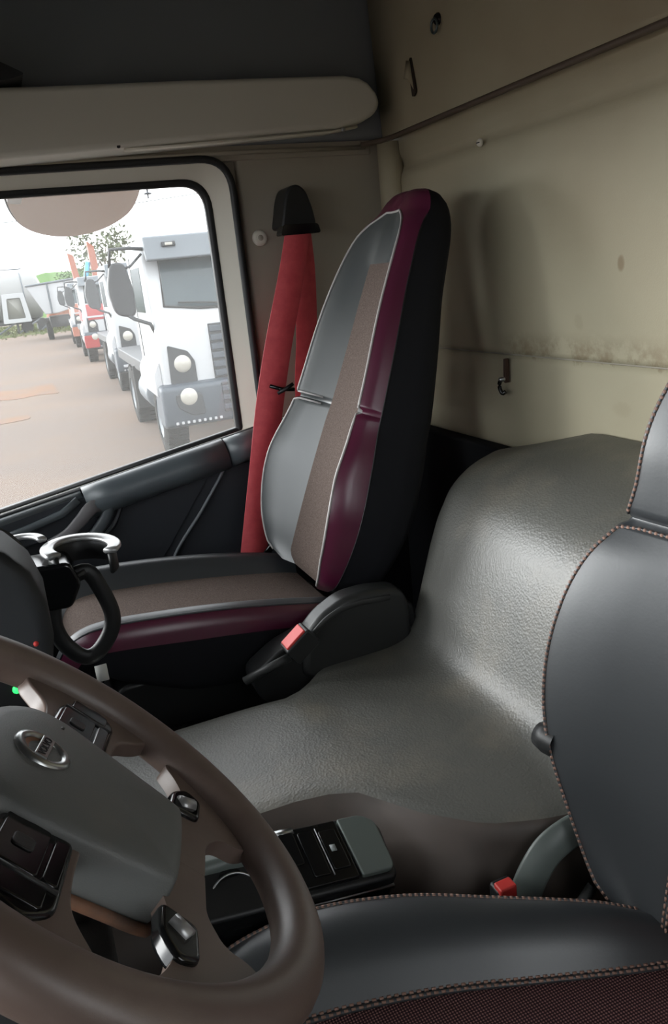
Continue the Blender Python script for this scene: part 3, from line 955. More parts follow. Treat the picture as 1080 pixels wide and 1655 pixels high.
bk = ob('belt_buckle', frame_prism(round_poly([(-0.032, -0.020), (0.030, -0.020), (0.030, 0.022), (-0.032, 0.022)], 0.006), -0.345, -0.300, (0.025, 0, 0.555), (0.80, 0, 0.60), (-0.60, 0, 0.80), (0, 1, 0)), M_black, ps, bevel=0.006)
ob('release_button', frame_prism(round_poly([(-0.026, 0.010), (0.024, 0.010), (0.024, 0.026), (-0.026, 0.026)], 0.003), -0.342, -0.306, (0.025, 0, 0.555), (0.80, 0, 0.60), (-0.60, 0, 0.80), (0, 1, 0)), M_redbtn, bk, bevel=0.003, label='red release button')
ob('recline_lever', sweep([(-0.09, -0.29, 0.49), (-0.04, -0.31, 0.515), (0.0, -0.32, 0.53)], rect(0.018, 0.014), (0, -1, 0)), M_dgrey, ps)
ob('lap_anchor', sweep([(0.13, 0.262, 0.52), (0.17, 0.262, 0.56), (0.21, 0.262, 0.585)], rect(0.018, 0.010), (0, 1, 0)), M_blackgloss, ps)

# ---- driver's seat
DSX, DSY = 0.40, 0.49
ds = thing('driver_seat', 'black leather driver seat with maroon mesh insert and tan stitching', 'seat', (DSX, DSY, 0))
Tb = dict(w=([0, .05, .12, .2, .28, .36, .44, .51, .56, .66, .78, .9], [.15, .190, .235, .277, .297, .300, .290, .262, .248, .238, .200, .13]),
          wf=([0, .15, .3, .5, .7, .9], [.075, .095, .10, .095, .06, .04]),
          b=([0, .08, .18, .28, .38, .46, .505, .54, .62, .74, .82, .9], [.02, .045, .075, .088, .086, .070, .050, .055, .068, .056, .03, .01]),
          t=([0, .2, .4, .7, .9], [.10, .13, .14, .12, .11]))
back = back_rows((0.600 - DSX, 0.40), math.radians(17.5), 0.95, Tb, 0.51)
cpath = [(0.075, 0.33), (0.045, 0.36), (0.045, 0.392), (0.075, 0.418), (0.125, 0.426), (0.22, 0.428), (0.33, 0.426), (0.43, 0.421), (0.53, 0.413), (0.61, 0.402)]
Tc = dict(w=([0, 2, 3, 4, 5, 6, 7, 8, 9], [.24, .262, .272, .283, .280, .246, .194, .145, .11]), wf=([0, 3, 4, 5, 6, 7, 8, 9], [.16, .18, .182, .165, .135, .10, .068, .05]), b=([0, 2, 4, 6, 8, 9], [.012, .03, .05, .052, .045, .03]))
cush = cushion_rows([(x - DSX, z) for x, z in cpath], Tc)
dm = dict(shell=M_sidecloth, shell_label='black back of the backrest', fabric=M_mesh, seatfab=M_mesh, leather=M_leather, leather_seat=M_leather, bolster=M_leather, stitch=M_tan)
make_seat(ds, back, cush, 0.51, 0.74, dm, 1)
ob('seat_pan', prism(round_poly([(-0.32, 0.22), (0.16, 0.20), (0.24, 0.24), (0.22, 0.31), (-0.29, 0.35)], 0.03), -0.22, 0.22), M_black, ds, bevel=0.01)
ob('pedestal', prism([(-0.25, 0.0), (0.20, 0.0), (0.15, 0.24), (-0.20, 0.24)], -0.18, 0.18), M_black, ds, bevel=0.01)
ob('recline_knob', lathe_dir([(0, 0.018), (0.018, 0.016), (0.022, 0.0), (0.022, -0.02)], 16, (0.195, 0.285, 0.592), (-0.2, 1, 0)), M_black, ds)

# grey buckle stalk beside the driver's cushion
st = thing('buckle_stalk', 'grey curved belt stalk with red button between driver seat and cover', 'belt buckle', (0.50, 0.76, 0.30))
def stl(p):
    return (p[0] - 0.50, p[1] - 0.76, p[2] - 0.30)
M_stalk = mat('grey_green_plastic', (98, 106, 102), 0.4)
ob('stalk', sweep(smooth_path([stl(p) for p in [(0.625, 0.725, 0.470), (0.595, 0.727, 0.468), (0.560, 0.730, 0.453), (0.535, 0.730, 0.428), (0.518, 0.730, 0.398), (0.508, 0.730, 0.36), (0.503, 0.730, 0.22)]], 6), rect(0.042, 0.010), (-0.55, -0.75, 0.35)), M_stalk, st)
bd = ob('buckle_body', box(-0.038, -0.006, -0.046, -0.020, -0.08, 0.132), M_black, st, bevel=0.006)
ob('release_button', box(-0.036, -0.010, -0.049, -0.030, 0.080, 0.137), M_redbtn, bd, bevel=0.003, label='red release button')
ob('hinge_link', tube([stl(p) for p in ((0.60, 0.69, 0.40), (0.58, 0.69, 0.38), (0.56, 0.69, 0.36))], 0.008, 8), M_dgrey, st)

# ================================================================= GEAR SELECTOR
gs = thing('gear_selector', 'glossy black gear selector with buttons and padded grey end beside driver seat', 'gear selector', (0.25, 0.86, 0.0))
def gx(p):
    return (p[0] - 0.25, p[1] - 0.86, p[2])
# sloping arm: local frame along X, top facing up and slightly to the driver
gu, gv, gw = np.array([0.985, 0.0, -0.17]), np.array([0.0, 0.94, 0.34]), np.array([0.16, -0.335, 0.928])
gO = np.array([0.03, -0.02, 0.487])
ob('arm_body', frame_prism(round_poly([(-0.20, -0.055), (0.075, -0.055), (0.085, 0.03), (0.06, 0.05), (-0.20, 0.05)], [0.01, 0.012, 0.02, 0.02, 0.01]), -0.075, -0.004, gO, gu, gv, gw), M_black, gs, bevel=0.012)
ob('end_pad', frame_prism(round_poly([(0.022, -0.046), (0.072, -0.046), (0.076, 0.03), (0.058, 0.044), (0.022, 0.044)], [0.004, 0.012, 0.02, 0.02, 0.004]), -0.012, 0.004, gO, gu, gv, gw), M_stalk, gs, bevel=0.006, label='grey-green padded end')
pn = ob('button_panel', frame_prism(round_poly([(-0.075, -0.046), (0.019, -0.046), (0.019, 0.044), (-0.075, 0.044)], 0.004), -0.012, 0.003, gO, gu, gv, gw), M_blackgloss, gs, bevel=0.003)
for (u0, u1, v0, v1) in ((-0.070, -0.048, -0.012, 0.038), (-0.043, -0.019, -0.034, 0.034), (-0.013, 0.012, -0.030, 0.030)):
    ob('button', frame_prism(round_poly([(u0, v0), (u1, v0), (u1, v1), (u0, v1)], 0.003), 0.002, 0.0055, gO, gu, gv, gw), M_blackgloss, pn, bevel=0.0015)
ob('silver_tab', frame_prism([(-0.074, 0.036), (-0.046, 0.036), (-0.046, 0.045), (-0.074, 0.045)], 0.002, 0.005, gO, gu, gv, gw), M_silver, pn)
ob('button_mark', frame_prism([(-0.006, -0.004), (0.002, -0.004), (0.002, 0.006), (-0.006, 0.006)], 0.0053, 0.0060, gO, gu, gv, gw), mat('mark_grey', (150, 155, 155), 0.4), pn)
ob('button_line', frame_prism([(-0.016, -0.036), (-0.0145, -0.036), (-0.0145, 0.036), (-0.016, 0.036)], 0.003, 0.0045, gO, gu, gv, gw), M_silver, pn)
ob('chrome_strip', frame_prism([(-0.08, -0.0585), (0.070, -0.0585), (0.070, -0.0545), (-0.08, -0.0545)], -0.026, -0.020, gO, gu, gv, gw), M_silver, gs)
# round lever head forward of the arm
lv = np.array([0.13 - 0.25, 0.83 - 0.86, 0.475])
nd = np.array([0.15, -0.75, 0.64])
nd /= np.linalg.norm(nd)
hd = ob('lever_head', lathe_dir([(0, 0.016), (0.036, 0.014), (0.044, 0.008), (0.048, -0.004), (0.046, -0.03), (0.03, -0.05)], 28, lv, nd), M_blackgloss, gs)
h1 = np.cross([0, 0, 1.0], nd); h1 /= np.linalg.norm(h1); h2 = np.cross(nd, h1)
ob('chrome_arc', tube([lv + nd * 0.0165 + (h1 * math.cos(a) + h2 * math.sin(a)) * 0.036 for a in np.linspace(0.2, 2.3, 16)], 0.0016, 6), M_silver, hd)
ob('marker_dot', lathe_dir([(0, 0.002), (0.003, 0.001), (0.003, 0)], 8, lv + nd * 0.016 - h1 * 0.01 - h2 * 0.012, nd), M_silver, hd)
ob('marker_dot', lathe_dir([(0, 0.002), (0.003, 0.001), (0.003, 0)], 8, lv + nd * 0.014 + h1 * 0.02 - h2 * 0.03, nd), M_silver, hd)
ob('lever_cowl', prism(round_poly([(-0.19, 0.42), (-0.07, 0.42), (-0.055, 0.50), (-0.09, 0.525), (-0.16, 0.53), (-0.19, 0.50)], 0.02), -0.01, 0.07), M_stalk, gs, bevel=0.012, label='grey cowl above the lever head')
ob('console_foot', box(-0.15, 0.06, -0.03, 0.03, 0.0, 0.44), M_black, gs, bevel=0.01)

# ================================================================= DASHBOARD, CUP HOLDER
da = thing('dashboard', 'dark rounded dashboard with console bulge behind the steering wheel', 'dashboard', (-0.5, 1.0, 0))
ob('dash_body', prism(round_poly([(-0.34, 0.35), (0.10, 0.45), (0.20, 0.66), (0.16, 0.80), (0.05, 0.84), (-0.34, 0.82)], 0.05), -1.08, 1.04), M_dash, da, bevel=0.015)
bulge = [(-0.20, 1.00), (0.30, 1.015), (0.42, 1.005), (0.458, 0.985), (0.480, 0.955), (0.490, 0.915), (0.489, 0.87), (0.478, 0.82), (0.45, 0.72), (0.41, 0.55), (0.38, 0.0), (-0.2, 0.0)]
ob('console_bulge', prism(bulge, -0.10, 0.02), M_dash, da, bevel=0.02, seg=4)
ob('console_seam', tube(smooth_path([(0.42 - 0.006, 0.022, 1.0), (0.455, 0.022, 0.98), (0.474, 0.022, 0.95), (0.484, 0.022, 0.91), (0.483, 0.022, 0.87)], 4), 0.004, 6), M_dgrey, da)
ob('knee_panel', prism([(0.0, 0.05), (0.28, 0.05), (0.32, 0.44), (0.10, 0.50)], 0.05, 0.25), M_black, da, bevel=0.01)
ob('warning_lamp', lathe_dir([(0, 0.003), (0.003, 0.002), (0.003, -0.004)], 8, (0.468, -0.1005, 0.872), (0, -1, 0)), M_redbtn, da)

ch = thing('cup_holder', 'black folding cup holder with pale rim in front of passenger seat', 'cup holder', (0.02, 1.15, 0.80))
def chl(p):
    return (p[0] - 0.02, p[1] - 1.15, p[2] - 0.80)
a_ = np.linspace(math.radians(-40), math.radians(215), 26)
ob('top_rim', sweep([(0.030 + 0.048 * math.cos(a), 0.015 + 0.055 * math.sin(a), 0.094 - 0.10 * (0.048 * math.cos(a))) for a in a_], rect(0.020, 0.008), (0, 0, 1)), M_silverp, ch, label='pale satin rim')
ob('rim_wall', sweep([(0.030 + 0.046 * math.cos(a), 0.015 + 0.053 * math.sin(a), 0.075 - 0.10 * (0.046 * math.cos(a))) for a in a_], rect(0.006, 0.034), (0, 0, 1)), M_black, ch)
ob('front_rim', sweep([(-0.055 + 0.035 * math.cos(a), 0.05 + 0.05 * math.sin(a), 0.105) for a in np.linspace(0.2, 3.0, 16)], rect(0.014, 0.008), (0, 0, 1)), M_silverp, ch)
ob('bracket', prism(round_poly([(-0.06, 0.02), (0.0, 0.015), (0.02, 0.05), (0.01, 0.085), (-0.06, 0.09)], 0.01), -0.02, 0.05), M_blackgloss, ch, bevel=0.006)
loop = smooth_path([(-0.022, 0, 0.030), (-0.030, 0, -0.01), (-0.022, 0, -0.045), (0.0, 0, -0.073), (0.022, 0, -0.072), (0.046, 0, -0.045), (0.054, 0, -0.015), (0.045, 0, 0.028), (0.030, 0, 0.060), (0.0, 0, 0.052)], 5, closed=True)
ob('swing_loop', sweep(loop, rect(0.024, 0.014), (0, -1, 0), closed=True), M_black, ch, label='black swing-out loop')
ob('loop_highlight_edge', sweep([(-0.022, -0.004, 0.040), (0.0, -0.004, 0.056), (0.028, -0.004, 0.064)], rect(0.006, 0.02), (0, -1, 0)), M_dgrey, ch)
ob('mount_arm', tube([(-0.09, -0.02, -0.02), (-0.05, -0.01, 0.02), (-0.02, 0.0, 0.04)], 0.014, 10), M_black, ch)
ob('paper_tag', box(0.012, 0.030, -0.015, -0.013, -0.115, -0.088), mat('white_paper', (215, 215, 210), 0.6), ch, label='small white tag')

# ================================================================= STEERING WHEEL
TH = 0.7972
WC = np.array([-0.0118, 0.535, 0.8945])
n_ = np.array([math.sin(TH), 0, math.cos(TH)])
e_up0 = np.array([-math.cos(TH), 0, math.sin(TH)])
e_r0 = np.array([0, 1.0, 0])
phi = math.radians(17)
e_a = e_r0 * math.cos(phi) - e_up0 * math.sin(phi)
e_b = e_r0 * math.sin(phi) + e_up0 * math.cos(phi)
swl = thing('steering_wheel', 'worn brown steering wheel with grey airbag hub and round silver emblem', 'steering wheel', tuple(WC))
Z3 = np.zeros(3)
def wp_(a, b, h=0.0):
    return e_a * a + e_b * b + n_ * h
RC, RR = 0.1965, 0.0212
rim = ob('rim', sweep([wp_(RC * math.cos(t), RC * math.sin(t)) for t in np.linspace(0, 2 * math.pi, 97)[:-1]], circ(RR, 16, 0.0190), tuple(n_), closed=True), M_wheel, swl)
for s in (-1, 1):
    pts = [(0.03, 0.052), (0.095, 0.056), (0.125, 0.062), (0.150, 0.090), (0.178, 0.090), (0.190, 0.02), (0.178, -0.045), (0.160, -0.036), (0.135, -0.014), (0.10, -0.010), (0.03, -0.010)]
    pts = round_poly([(s * a, b) for a, b in pts], [0.005, 0.03, 0.03, 0.03, 0.005, 0.005, 0.005, 0.02, 0.025, 0.02, 0.005], 6)
    ob('side_spoke', frame_prism(pts, -0.015, 0.001, Z3, e_a, e_b, n_), M_wheel, swl, bevel=0.0074, seg=5)
    pts = [(0.0, -0.050), (0.055, -0.076), (0.100, -0.092), (0.136, -0.082), (0.162, -0.062), (0.172, -0.09), (0.130, -0.145), (0.10, -0.168), (0.078, -0.150), (0.076, -0.128), (0.050, -0.113), (0.0, -0.112)]
    pts = round_poly([(s * a, b) for a, b in pts], [0.002, 0.01, 0.03, 0.025, 0.02, 0.005, 0.005, 0.012, 0.02, 0.02, 0.01, 0.002], 6)
    ob('lower_spoke', frame_prism(pts, -0.018, -0.003, Z3, e_a, e_b, n_), M_wheel, swl, bevel=0.0070, seg=5)
    # switch pod set into the side spoke
    pod = ob('switch_pod', frame_prism(round_poly([(s * 0.070, -0.004), (s * 0.150, -0.006), (s * 0.168, 0.012), (s * 0.158, 0.038), (s * 0.130, 0.050), (s * 0.078, 0.050)], 0.010), -0.01, 0.004, Z3, e_a, e_b, n_), M_blackgloss, swl, bevel=0.004)
    for (a0, a1, b0, b1) in ((0.078, 0.130, 0.013, 0.045), (0.136, 0.156, 0.004, 0.040), (0.078, 0.130, -0.001, 0.010)):
        ob('button', frame_prism(round_poly([(s * a0, b0), (s * a1, b0), (s * a1, b1), (s * a0, b1)], 0.004), 0.003, 0.0056, Z3, e_a, e_b, n_), M_blackgloss, pod, bevel=0.0018)
    ob('rocker', frame_prism(round_poly([(s * 0.098, 0.021), (s * 0.112, 0.021), (s * 0.112, 0.036), (s * 0.098, 0.036)], 0.004), 0.0050, 0.0068, Z3, e_a, e_b, n_), M_black, pod, bevel=0.0012)
    ob('divider', frame_prism([(s * 0.1320, -0.002), (s * 0.1345, -0.002), (s * 0.1345, 0.045), (s * 0.1320, 0.045)], 0.003, 0.0058, Z3, e_a, e_b, n_), M_dgrey, pod)
    th_ = ob('thumb_switch', frame_prism(round_poly([(s * 0.072, -0.072), (s * 0.104, -0.074), (s * 0.122, -0.088), (s * 0.114, -0.106), (s * 0.078, -0.104)], 0.008), -0.012, 0.002, Z3, e_a, e_b, n_), M_blackgloss, swl, bevel=0.004)
    ob('thumb_roller', tube([wp_(s * 0.088, -0.082, 0.000), wp_(s * 0.096, -0.096, 0.000)], 0.007, 12), M_silverp, th_)
# airbag hub: rounded shield, slightly crowned
hubp = [(0.0, 0.097), (0.040, 0.090), (0.070, 0.070), (0.079, 0.045), (0.075, 0.015), (0.063, -0.040), (0.056, -0.070), (0.046, -0.078), (0.0, -0.080)]
hubp = hubp + [(-a, b) for a, b in hubp[-2:0:-1]]
hp = smooth_path([(a, b, 0) for a, b in hubp], 4, closed=True)
hp = [(p[0], p[1]) for p in hp]
V, F = [], []
lev = [(0.97, -0.040), (1.0, -0.030), (1.0, -0.008), (0.985, 0.000), (0.955, 0.0045), (0.85, 0.0075), (0.65, 0.0100), (0.4, 0.0115), (0.15, 0.012)]
nh = len(hp)
for (sc1, h) in lev:
    V += [wp_(a * sc1 * 1.04, (b - 0.005) * sc1 * 1.04 + 0.004, h + 0.006) for a, b in hp]
for q in range(len(lev) - 1):
    for i in range(nh):
        j = (i + 1) % nh
        F.append((q * nh + i, q * nh + j, (q + 1) * nh + j, (q + 1) * nh + i))
F.append(tuple((len(lev) - 1) * nh + i for i in range(nh)))
F = [q if np.dot(np.cross(np.array(V[q[1]]) - V[q[0]], np.array(V[q[2]]) - V[q[1]]), n_) >= -1e-9 else q for q in F]
ob('dusty_edge', tube([wp_(a * 1.055, (b - 0.005) * 1.055 + 0.004, -0.030) for a, b in hp], 0.0045, 8, closed=True, hint=tuple(n_)), M_dirty, swl)
ab = ob('airbag_cover', (V, F), M_hub, swl, label='dark grey airbag cover')
for (a, b) in ((0.052, 0.040), (-0.050, 0.075), (0.0, 0.020)):
    ob('scuff', frame_prism(round_poly([(a - 0.003, b - 0.0015), (a + 0.003, b - 0.0015), (a + 0.003, b + 0.0015), (a - 0.003, b + 0.0015)], 0.001), 0.012, 0.0163, Z3, e_a, e_b, n_), M_dgrey, ab)
# emblem: ring, dished back, slanted bar with letters
EO = wp_(-0.006, 0.046, 0.0155)
em = ob('emblem', lathe_dir([(0.0150, 0.001), (0.0155, 0.0035), (0.019, 0.0045), (0.0222, 0.003), (0.0230, -0.002)], 40, EO, n_), M_silver, swl, label='round silver emblem with slanted name bar')
ob('emblem_dish', lathe_dir([(0, 0.0005), (0.010, 0.0008), (0.0155, 0.002)], 32, EO, n_), mat('emblem_copper', (150, 112, 92), 0.35, metal=0.7), em)
ob('name_bar', frame_prism([(-0.0165, -0.0050), (0.0165, -0.0050), (0.0165, 0.0050), (-0.0165, 0.0050)], 0.001, 0.0052, EO, e_a, e_b, n_), M_silver, em, bevel=0.0006)
fc = bpy.data.curves.new('emblem_letters', 'FONT')
fc.body = 'VOLVO'
fc.size = 0.0088
fc.align_x = 'CENTER'
fc.align_y = 'CENTER'
fc.extrude = 0.0003
fc.materials.append(M_rubber)
tmp = bpy.data.objects.new('emblem_letters_curve', fc)
C.objects.link(tmp)
bpy.context.view_layer.update()
fme = bpy.data.meshes.new_from_object(tmp.evaluated_get(bpy.context.evaluated_depsgraph_get()))
bpy.data.objects.remove(tmp)
fo = bpy.data.objects.new('emblem_letters', fme)
C.objects.link(fo)
fo.parent = em
mm = Matrix.Identity(4)
P_ = EO + n_ * 0.0054
for r in range(3):
    mm[r][0], mm[r][1], mm[r][2], mm[r][3] = e_a[r], e_b[r], n_[r], P_[r]
fo.matrix_local = mm

cl = thing('steering_column', 'dark steering column shroud under the wheel', 'steering column', tuple(WC))
ob('column_shroud', frame_prism(round_poly([(-0.10, -0.07), (0.10, -0.07), (0.11, 0.0), (0.08, 0.07), (-0.08, 0.07), (-0.11, 0.0)], 0.03), -0.34, -0.060, Z3, e_r0, e_up0, n_), M_dgrey, cl, bevel=0.015)
ob('column_hub', lathe_dir([(0.0, -0.042), (0.055, -0.042), (0.06, -0.07)], 24, Z3, n_), M_black, cl)
for s in (-1, 1):
    ob('stalk_lever', tube([e_r0 * s * 0.10 - n_ * 0.075, e_r0 * s * 0.15 - n_ * 0.07, e_r0 * s * 0.20 - n_ * 0.06], 0.008, 10), M_black, cl)
mgreen = mat('green_telltale', (20, 160, 60), 0.4)
mgreen.node_tree.nodes['Principled BSDF'].inputs['Emission Color'].default_value = (0.02, 0.6, 0.1, 1)
mgreen.node_tree.nodes['Principled BSDF'].inputs['Emission Strength'].default_value = 0.5
ob('telltale_lamp', lathe_dir([(0, 0.003), (0.005, 0.002), (0.005, -0.004)], 10, (-0.063 + 0.5, -0.1065, 0.825), (0, -1, 0)), mgreen, da, label='tiny green telltale light')
ob('switch_plate', prism(round_poly([(0.30, 0.72), (0.46, 0.74), (0.475, 0.86), (0.30, 0.86)], 0.012), -0.106, -0.09), M_black, da, bevel=0.004)
# ================================================================= OUTSIDE: THE YARD
GZ = -1.10
M_ground = mat('pinkish_dirt_yard', (92, 82, 76), 0.95, spec=0.1, vary=((100, 86, 76), 0.35, 0.4, 0.7))
M_grass = mat('pale_grass', (72, 84, 44), 0.95, spec=0.1, vary=((90, 84, 58), 0.8, 0.4, 0.7))
M_white = mat('white_truck_paint', (152, 154, 156), 0.3)
M_bgrey = mat('blue_grey_bumper', (48, 55, 63), 0.5)
M_lgrey = mat('light_grey_visor', (84, 90, 95), 0.45)
M_dkgrey = mat('truck_dark_grey', (30, 33, 37), 0.5)
M_tyre = mat('tyre_rubber', (24, 23, 22), 0.85, spec=0.2)
M_ws = mat('truck_windscreen', (52, 62, 66), 0.15, spec=0.3)
M_lamp = mat('headlamp_lens', (150, 148, 140), 0.15, spec=0.5)
M_chass = mat('chassis_black', (24, 25, 27), 0.6)
M_tred = mat('truck_red', (128, 26, 26), 0.45)
M_orange = mat('orange_steel', (132, 78, 60), 0.6)

gr = ob('ground', box(-150, 150, 2.6, 260, GZ - 0.2, GZ), M_ground, smooth=False, kind='structure')
gr['label'] = 'pinkish dirt yard outside the window'
ob('ground_under_cab', box(-150, 150, -80, 2.6, GZ - 0.2, GZ), M_ground, gr, smooth=False)
M_rut = mat('orange_dirt', (106, 82, 66), 0.95, spec=0.1, vary=((94, 82, 74), 2.0, 0.45, 0.7))
for (x0, x1, y0, y1, nn) in ((-4.0, 1.2, 21.5, 24.5, 3), (-6, 0.3, 17.0, 18.2, 2)):
    pts = [(x0 + (x1 - x0) * k / 10, y0 + random.uniform(0, 0.9)) for k in range(11)] + [(x1 - (x1 - x0) * k / 10, y1 - random.uniform(0, 0.9)) for k in range(11)]
    ob('dirt_streak', prism(round_poly(pts, 0.2, 2), GZ - 0.02, GZ + 0.012, 'z'), M_rut, gr, bevel=0.005)
# grass verge beyond the yard: clumpy blades as one stuff object
V, F = [], []
for k in range(5200):
    x, y = random.uniform(-12, 7.5), random.uniform(60, 92)
    if y < 63 + 3 * math.sin(x * 0.7):
        if random.random() < 0.7:
            continue
    h, w, a = random.uniform(0.08, 0.28), random.uniform(0.05, 0.16), random.uniform(0, 3.14)
    o = len(V)
    c, s = math.cos(a) * w, math.sin(a) * w
    V += [(x - c, y - s, GZ), (x + c, y + s, GZ), (x + c * 0.2 + random.uniform(-.1, .1), y + random.uniform(-.1, .1), GZ + h)]
    F.append((o, o + 1, o + 2))
gv_ = ob('grass', (V, F), M_grass, smooth=False, kind='stuff')
tag(gv_, 'pale green grass verge beyond the dirt yard', 'grass')
ob('turf', prism([(-14, 62), (-6, 64), (0, 63), (5, 65), (8, 70), (8, 95), (-14, 95)], GZ - 0.05, GZ + 0.03, 'z'), M_grass, gv_, smooth=False, kind='stuff')

def tyre_parts(par, x0, x1, y, r, hubside, name='wheel'):
    w = ob(name, lathe([(r * 0.55, x0), (r * 0.80, x0 - 0.0), (r * 0.95, x0 + 0.02), (r, x0 + 0.05), (r, x1 - 0.05), (r * 0.95, x1 - 0.02), (r * 0.80, x1), (r * 0.55, x1)], 32, (0, y, r), 'x'), M_tyre, par)
    xs = x0 if hubside < 0 else x1
    ob('hub', lathe([(0, xs + 0.03 * hubside * 0 - hubside * 0.02), (r * 0.2, xs - hubside * 0.02), (r * 0.3, xs - hubside * 0.08), (r * 0.56, xs - hubside * 0.01)], 20, (0, y, r), 'x'), M_lgrey, w)
    lugs = []
    n = 34
    for i in range(n):
        t = 2 * math.pi * i / n
        for (xa, xb, ph) in ((x0 + 0.02, (x0 + x1) / 2 - 0.02, 0.0), ((x0 + x1) / 2 + 0.02, x1 - 0.02, 0.5)):
            tt = t + ph * 2 * math.pi / n
            ct, st_ = math.cos(tt), math.sin(tt)
            d = 0.55 * math.pi / n
            pts = []
            for rr in (r - 0.01, r + 0.016):
                for da in (-d, d):
                    for xx in (xa, xb):
                        pts.append((xx, y + rr * math.cos(tt + da), r + rr * math.sin(tt + da)))
            lugs.append((pts, [(0, 1, 3, 2), (4, 6, 7, 5), (0, 4, 5, 1), (2, 3, 7, 6), (0, 2, 6, 4), (1, 5, 7, 3)]))
    ob('tread', join(*lugs), M_tyre, w, smooth=False, kind='stuff')
    return w

def make_truck(label, loc, rot, accent=None, strip=False, group='parked trucks in a column', mirror=True, tall=0.0):
    t = thing('parked_truck', label, 'truck', loc, group, rot)
    prof = [(0.0, 1.02), (0.0, 1.90), (0.03, 2.02), (0.30, 2.76), (0.42, 2.94), (0.60, 3.0), (1.85, 3.0), (1.95, 2.9), (2.0, 1.02)]
    cab = ob('cab', prism([(y, z) for y, z in prof], -1.17, 1.17, 'x'), M_white, t, bevel=0.09, seg=4)
    def fy(z):      # front surface depth at height z
        return np.interp(z, [1.0, 1.9, 2.02, 2.76, 2.94], [0, 0, 0.03, 0.30, 0.42])
    wsp = [(-0.97, 2.12), (-0.5, 2.055), (0, 2.035), (0.5, 2.055), (0.97, 2.12), (0.93, 2.74), (-0.93, 2.74)]
    wv = [(x, fy(z) - 0.012, z) for x, z in wsp]
    ob('windscreen', ([*wv, *[(x, y + 0.03, z) for x, y, z in wv]], [tuple(range(7)), tuple(range(13, 6, -1))] + [(i, i + 7, (i + 1) % 7 + 7, (i + 1) % 7) for i in range(7)]), M_ws, cab, smooth=False)
    rub = [(x * 1.012, y - 0.002, z) for x, y, z in wv]
    ob('windscreen_seal', tube(rub, 0.02, 6, closed=True), M_chass, cab)
    ob('wiper', tube([(-0.2, 0.0, 2.09), (-0.55, 0.01, 2.13), (-0.8, 0.02, 2.15)], 0.012, 6), M_chass, cab)
    ob('wiper', tube([(0.6, 0.0, 2.09), (0.25, 0.0, 2.12), (0.0, 0.0, 2.14)], 0.012, 6), M_chass, cab)
    vs = ob('sun_visor', prism([(0.02, 2.70), (0.10, 2.69), (0.40, 2.97), (0.34, 3.02), (0.14, 3.0)], -1.12, 1.12, 'x'), M_lgrey, t, bevel=0.03)
    for x in (-0.80, 0.80):
        ob('marker_lamp', box(x - 0.09, x + 0.09, 0.055, 0.10, 2.86, 2.92), M_dkgrey, vs, bevel=0.01)
        ob('lamp_lens', box(x - 0.05, x + 0.05, 0.045, 0.09, 2.872, 2.908), M_lamp, vs, bevel=0.008)
    # grille
    gl = ob('grille', box(-0.46, 0.46, -0.012, 0.04, 1.10, 1.84), M_dkgrey, t, bevel=0.01)
    for k in range(6):
        z = 1.14 + k * 0.118
        ob('grille_slat', box(-0.45, 0.45, -0.05, 0.0, z, z + 0.082), M_bgrey, gl, bevel=0.012)
    for s in (-1, 1):
        hl = ob('headlight', prism(round_poly([(s * 1.06, 1.10), (s * 0.70, 1.10), (s * 0.70, 1.38), (s * 0.78, 1.52), (s * 1.04, 1.62)], 0.03), -0.018, 0.05), M_dkgrey, t, bevel=0.01)
        ob('lamp_lens', lathe([(0, -0.045), (0.06, -0.04), (0.105, -0.022), (0.12, 0.0)], 20, (s * 0.87, -0.012, 1.36), 'y'), M_lamp, hl)
        ob('fender', prism(round_poly([(s * 1.17, 0.95), (s * 1.26, 0.95), (s * 1.26, 1.25), (s * 1.17, 1.42)], 0.03), 0.05, 1.7), M_white, t, bevel=0.03)
        ob('side_window', box(s * 1.172 - 0.006, s * 1.172 + 0.006, 0.55, 1.5, 2.05, 2.65), M_ws, cab, bevel=0.004)
        ob('door_seam', box(s * 1.172 - 0.006, s * 1.172 + 0.006, 1.55, 1.57, 1.1, 2.8), M_chass, cab)
    # bumper
    bm = ob('bumper', prism([(-0.14, 0.54), (-0.18, 0.80), (-0.16, 1.08), (0.0, 1.11), (0.45, 1.11), (0.45, 0.62), (0.1, 0.50)], -1.24, 1.24, 'x'), M_bgrey, t, bevel=0.06, seg=4)
    ob('bumper_grille', box(-0.42, 0.42, -0.19, -0.10, 0.66, 1.06), M_dkgrey, bm, bevel=0.015)
    for k in range(3):
        ob('bumper_slat', box(-0.42, 0.42, -0.205, -0.15, 0.70 + k * 0.125, 0.77 + k * 0.125), M_bgrey, bm, bevel=0.012)
    for s in (-1, 1):
        fg = ob('fog_lamp', prism(round_poly([(s * 1.06, 0.98), (s * 0.70, 0.98), (s * 0.68, 0.68), (s * 0.86, 0.68), (s * 1.04, 0.80)], 0.05), -0.195, -0.12), M_dkgrey, bm, bevel=0.012)
        ob('fog_lens', lathe([(0, -0.03), (0.06, -0.025), (0.10, -0.012), (0.115, 0.0)], 18, (s * 0.88, -0.195, 0.94), 'y'), M_lamp, bm)
        for k in range(9):
            x = s * (1.08 - 0.075 * k)
            ob('bumper_stud', box(x - 0.018, x + 0.018, -0.162, -0.12, 0.575, 0.612), M_white, bm, bevel=0.006)
    if strip:
        ob('white_strip', box(-1.1, 1.1, -0.20, -0.14, 0.66, 0.72), M_white, bm, bevel=0.015)
    # wheels, axle, chassis
    for s in (-1, 1):
        xa, xb = (-1.17, -0.83) if s < 0 else (0.83, 1.17)
        tyre_parts(t, xa, xb, 1.0, 0.52, s)
        tyre_parts(t, xa - 0.02, xb + 0.0, 4.35, 0.53, s)
    ob('front_axle', box(-0.85, 0.85, 0.92, 1.08, 0.42, 0.56), M_chass, t, bevel=0.03)
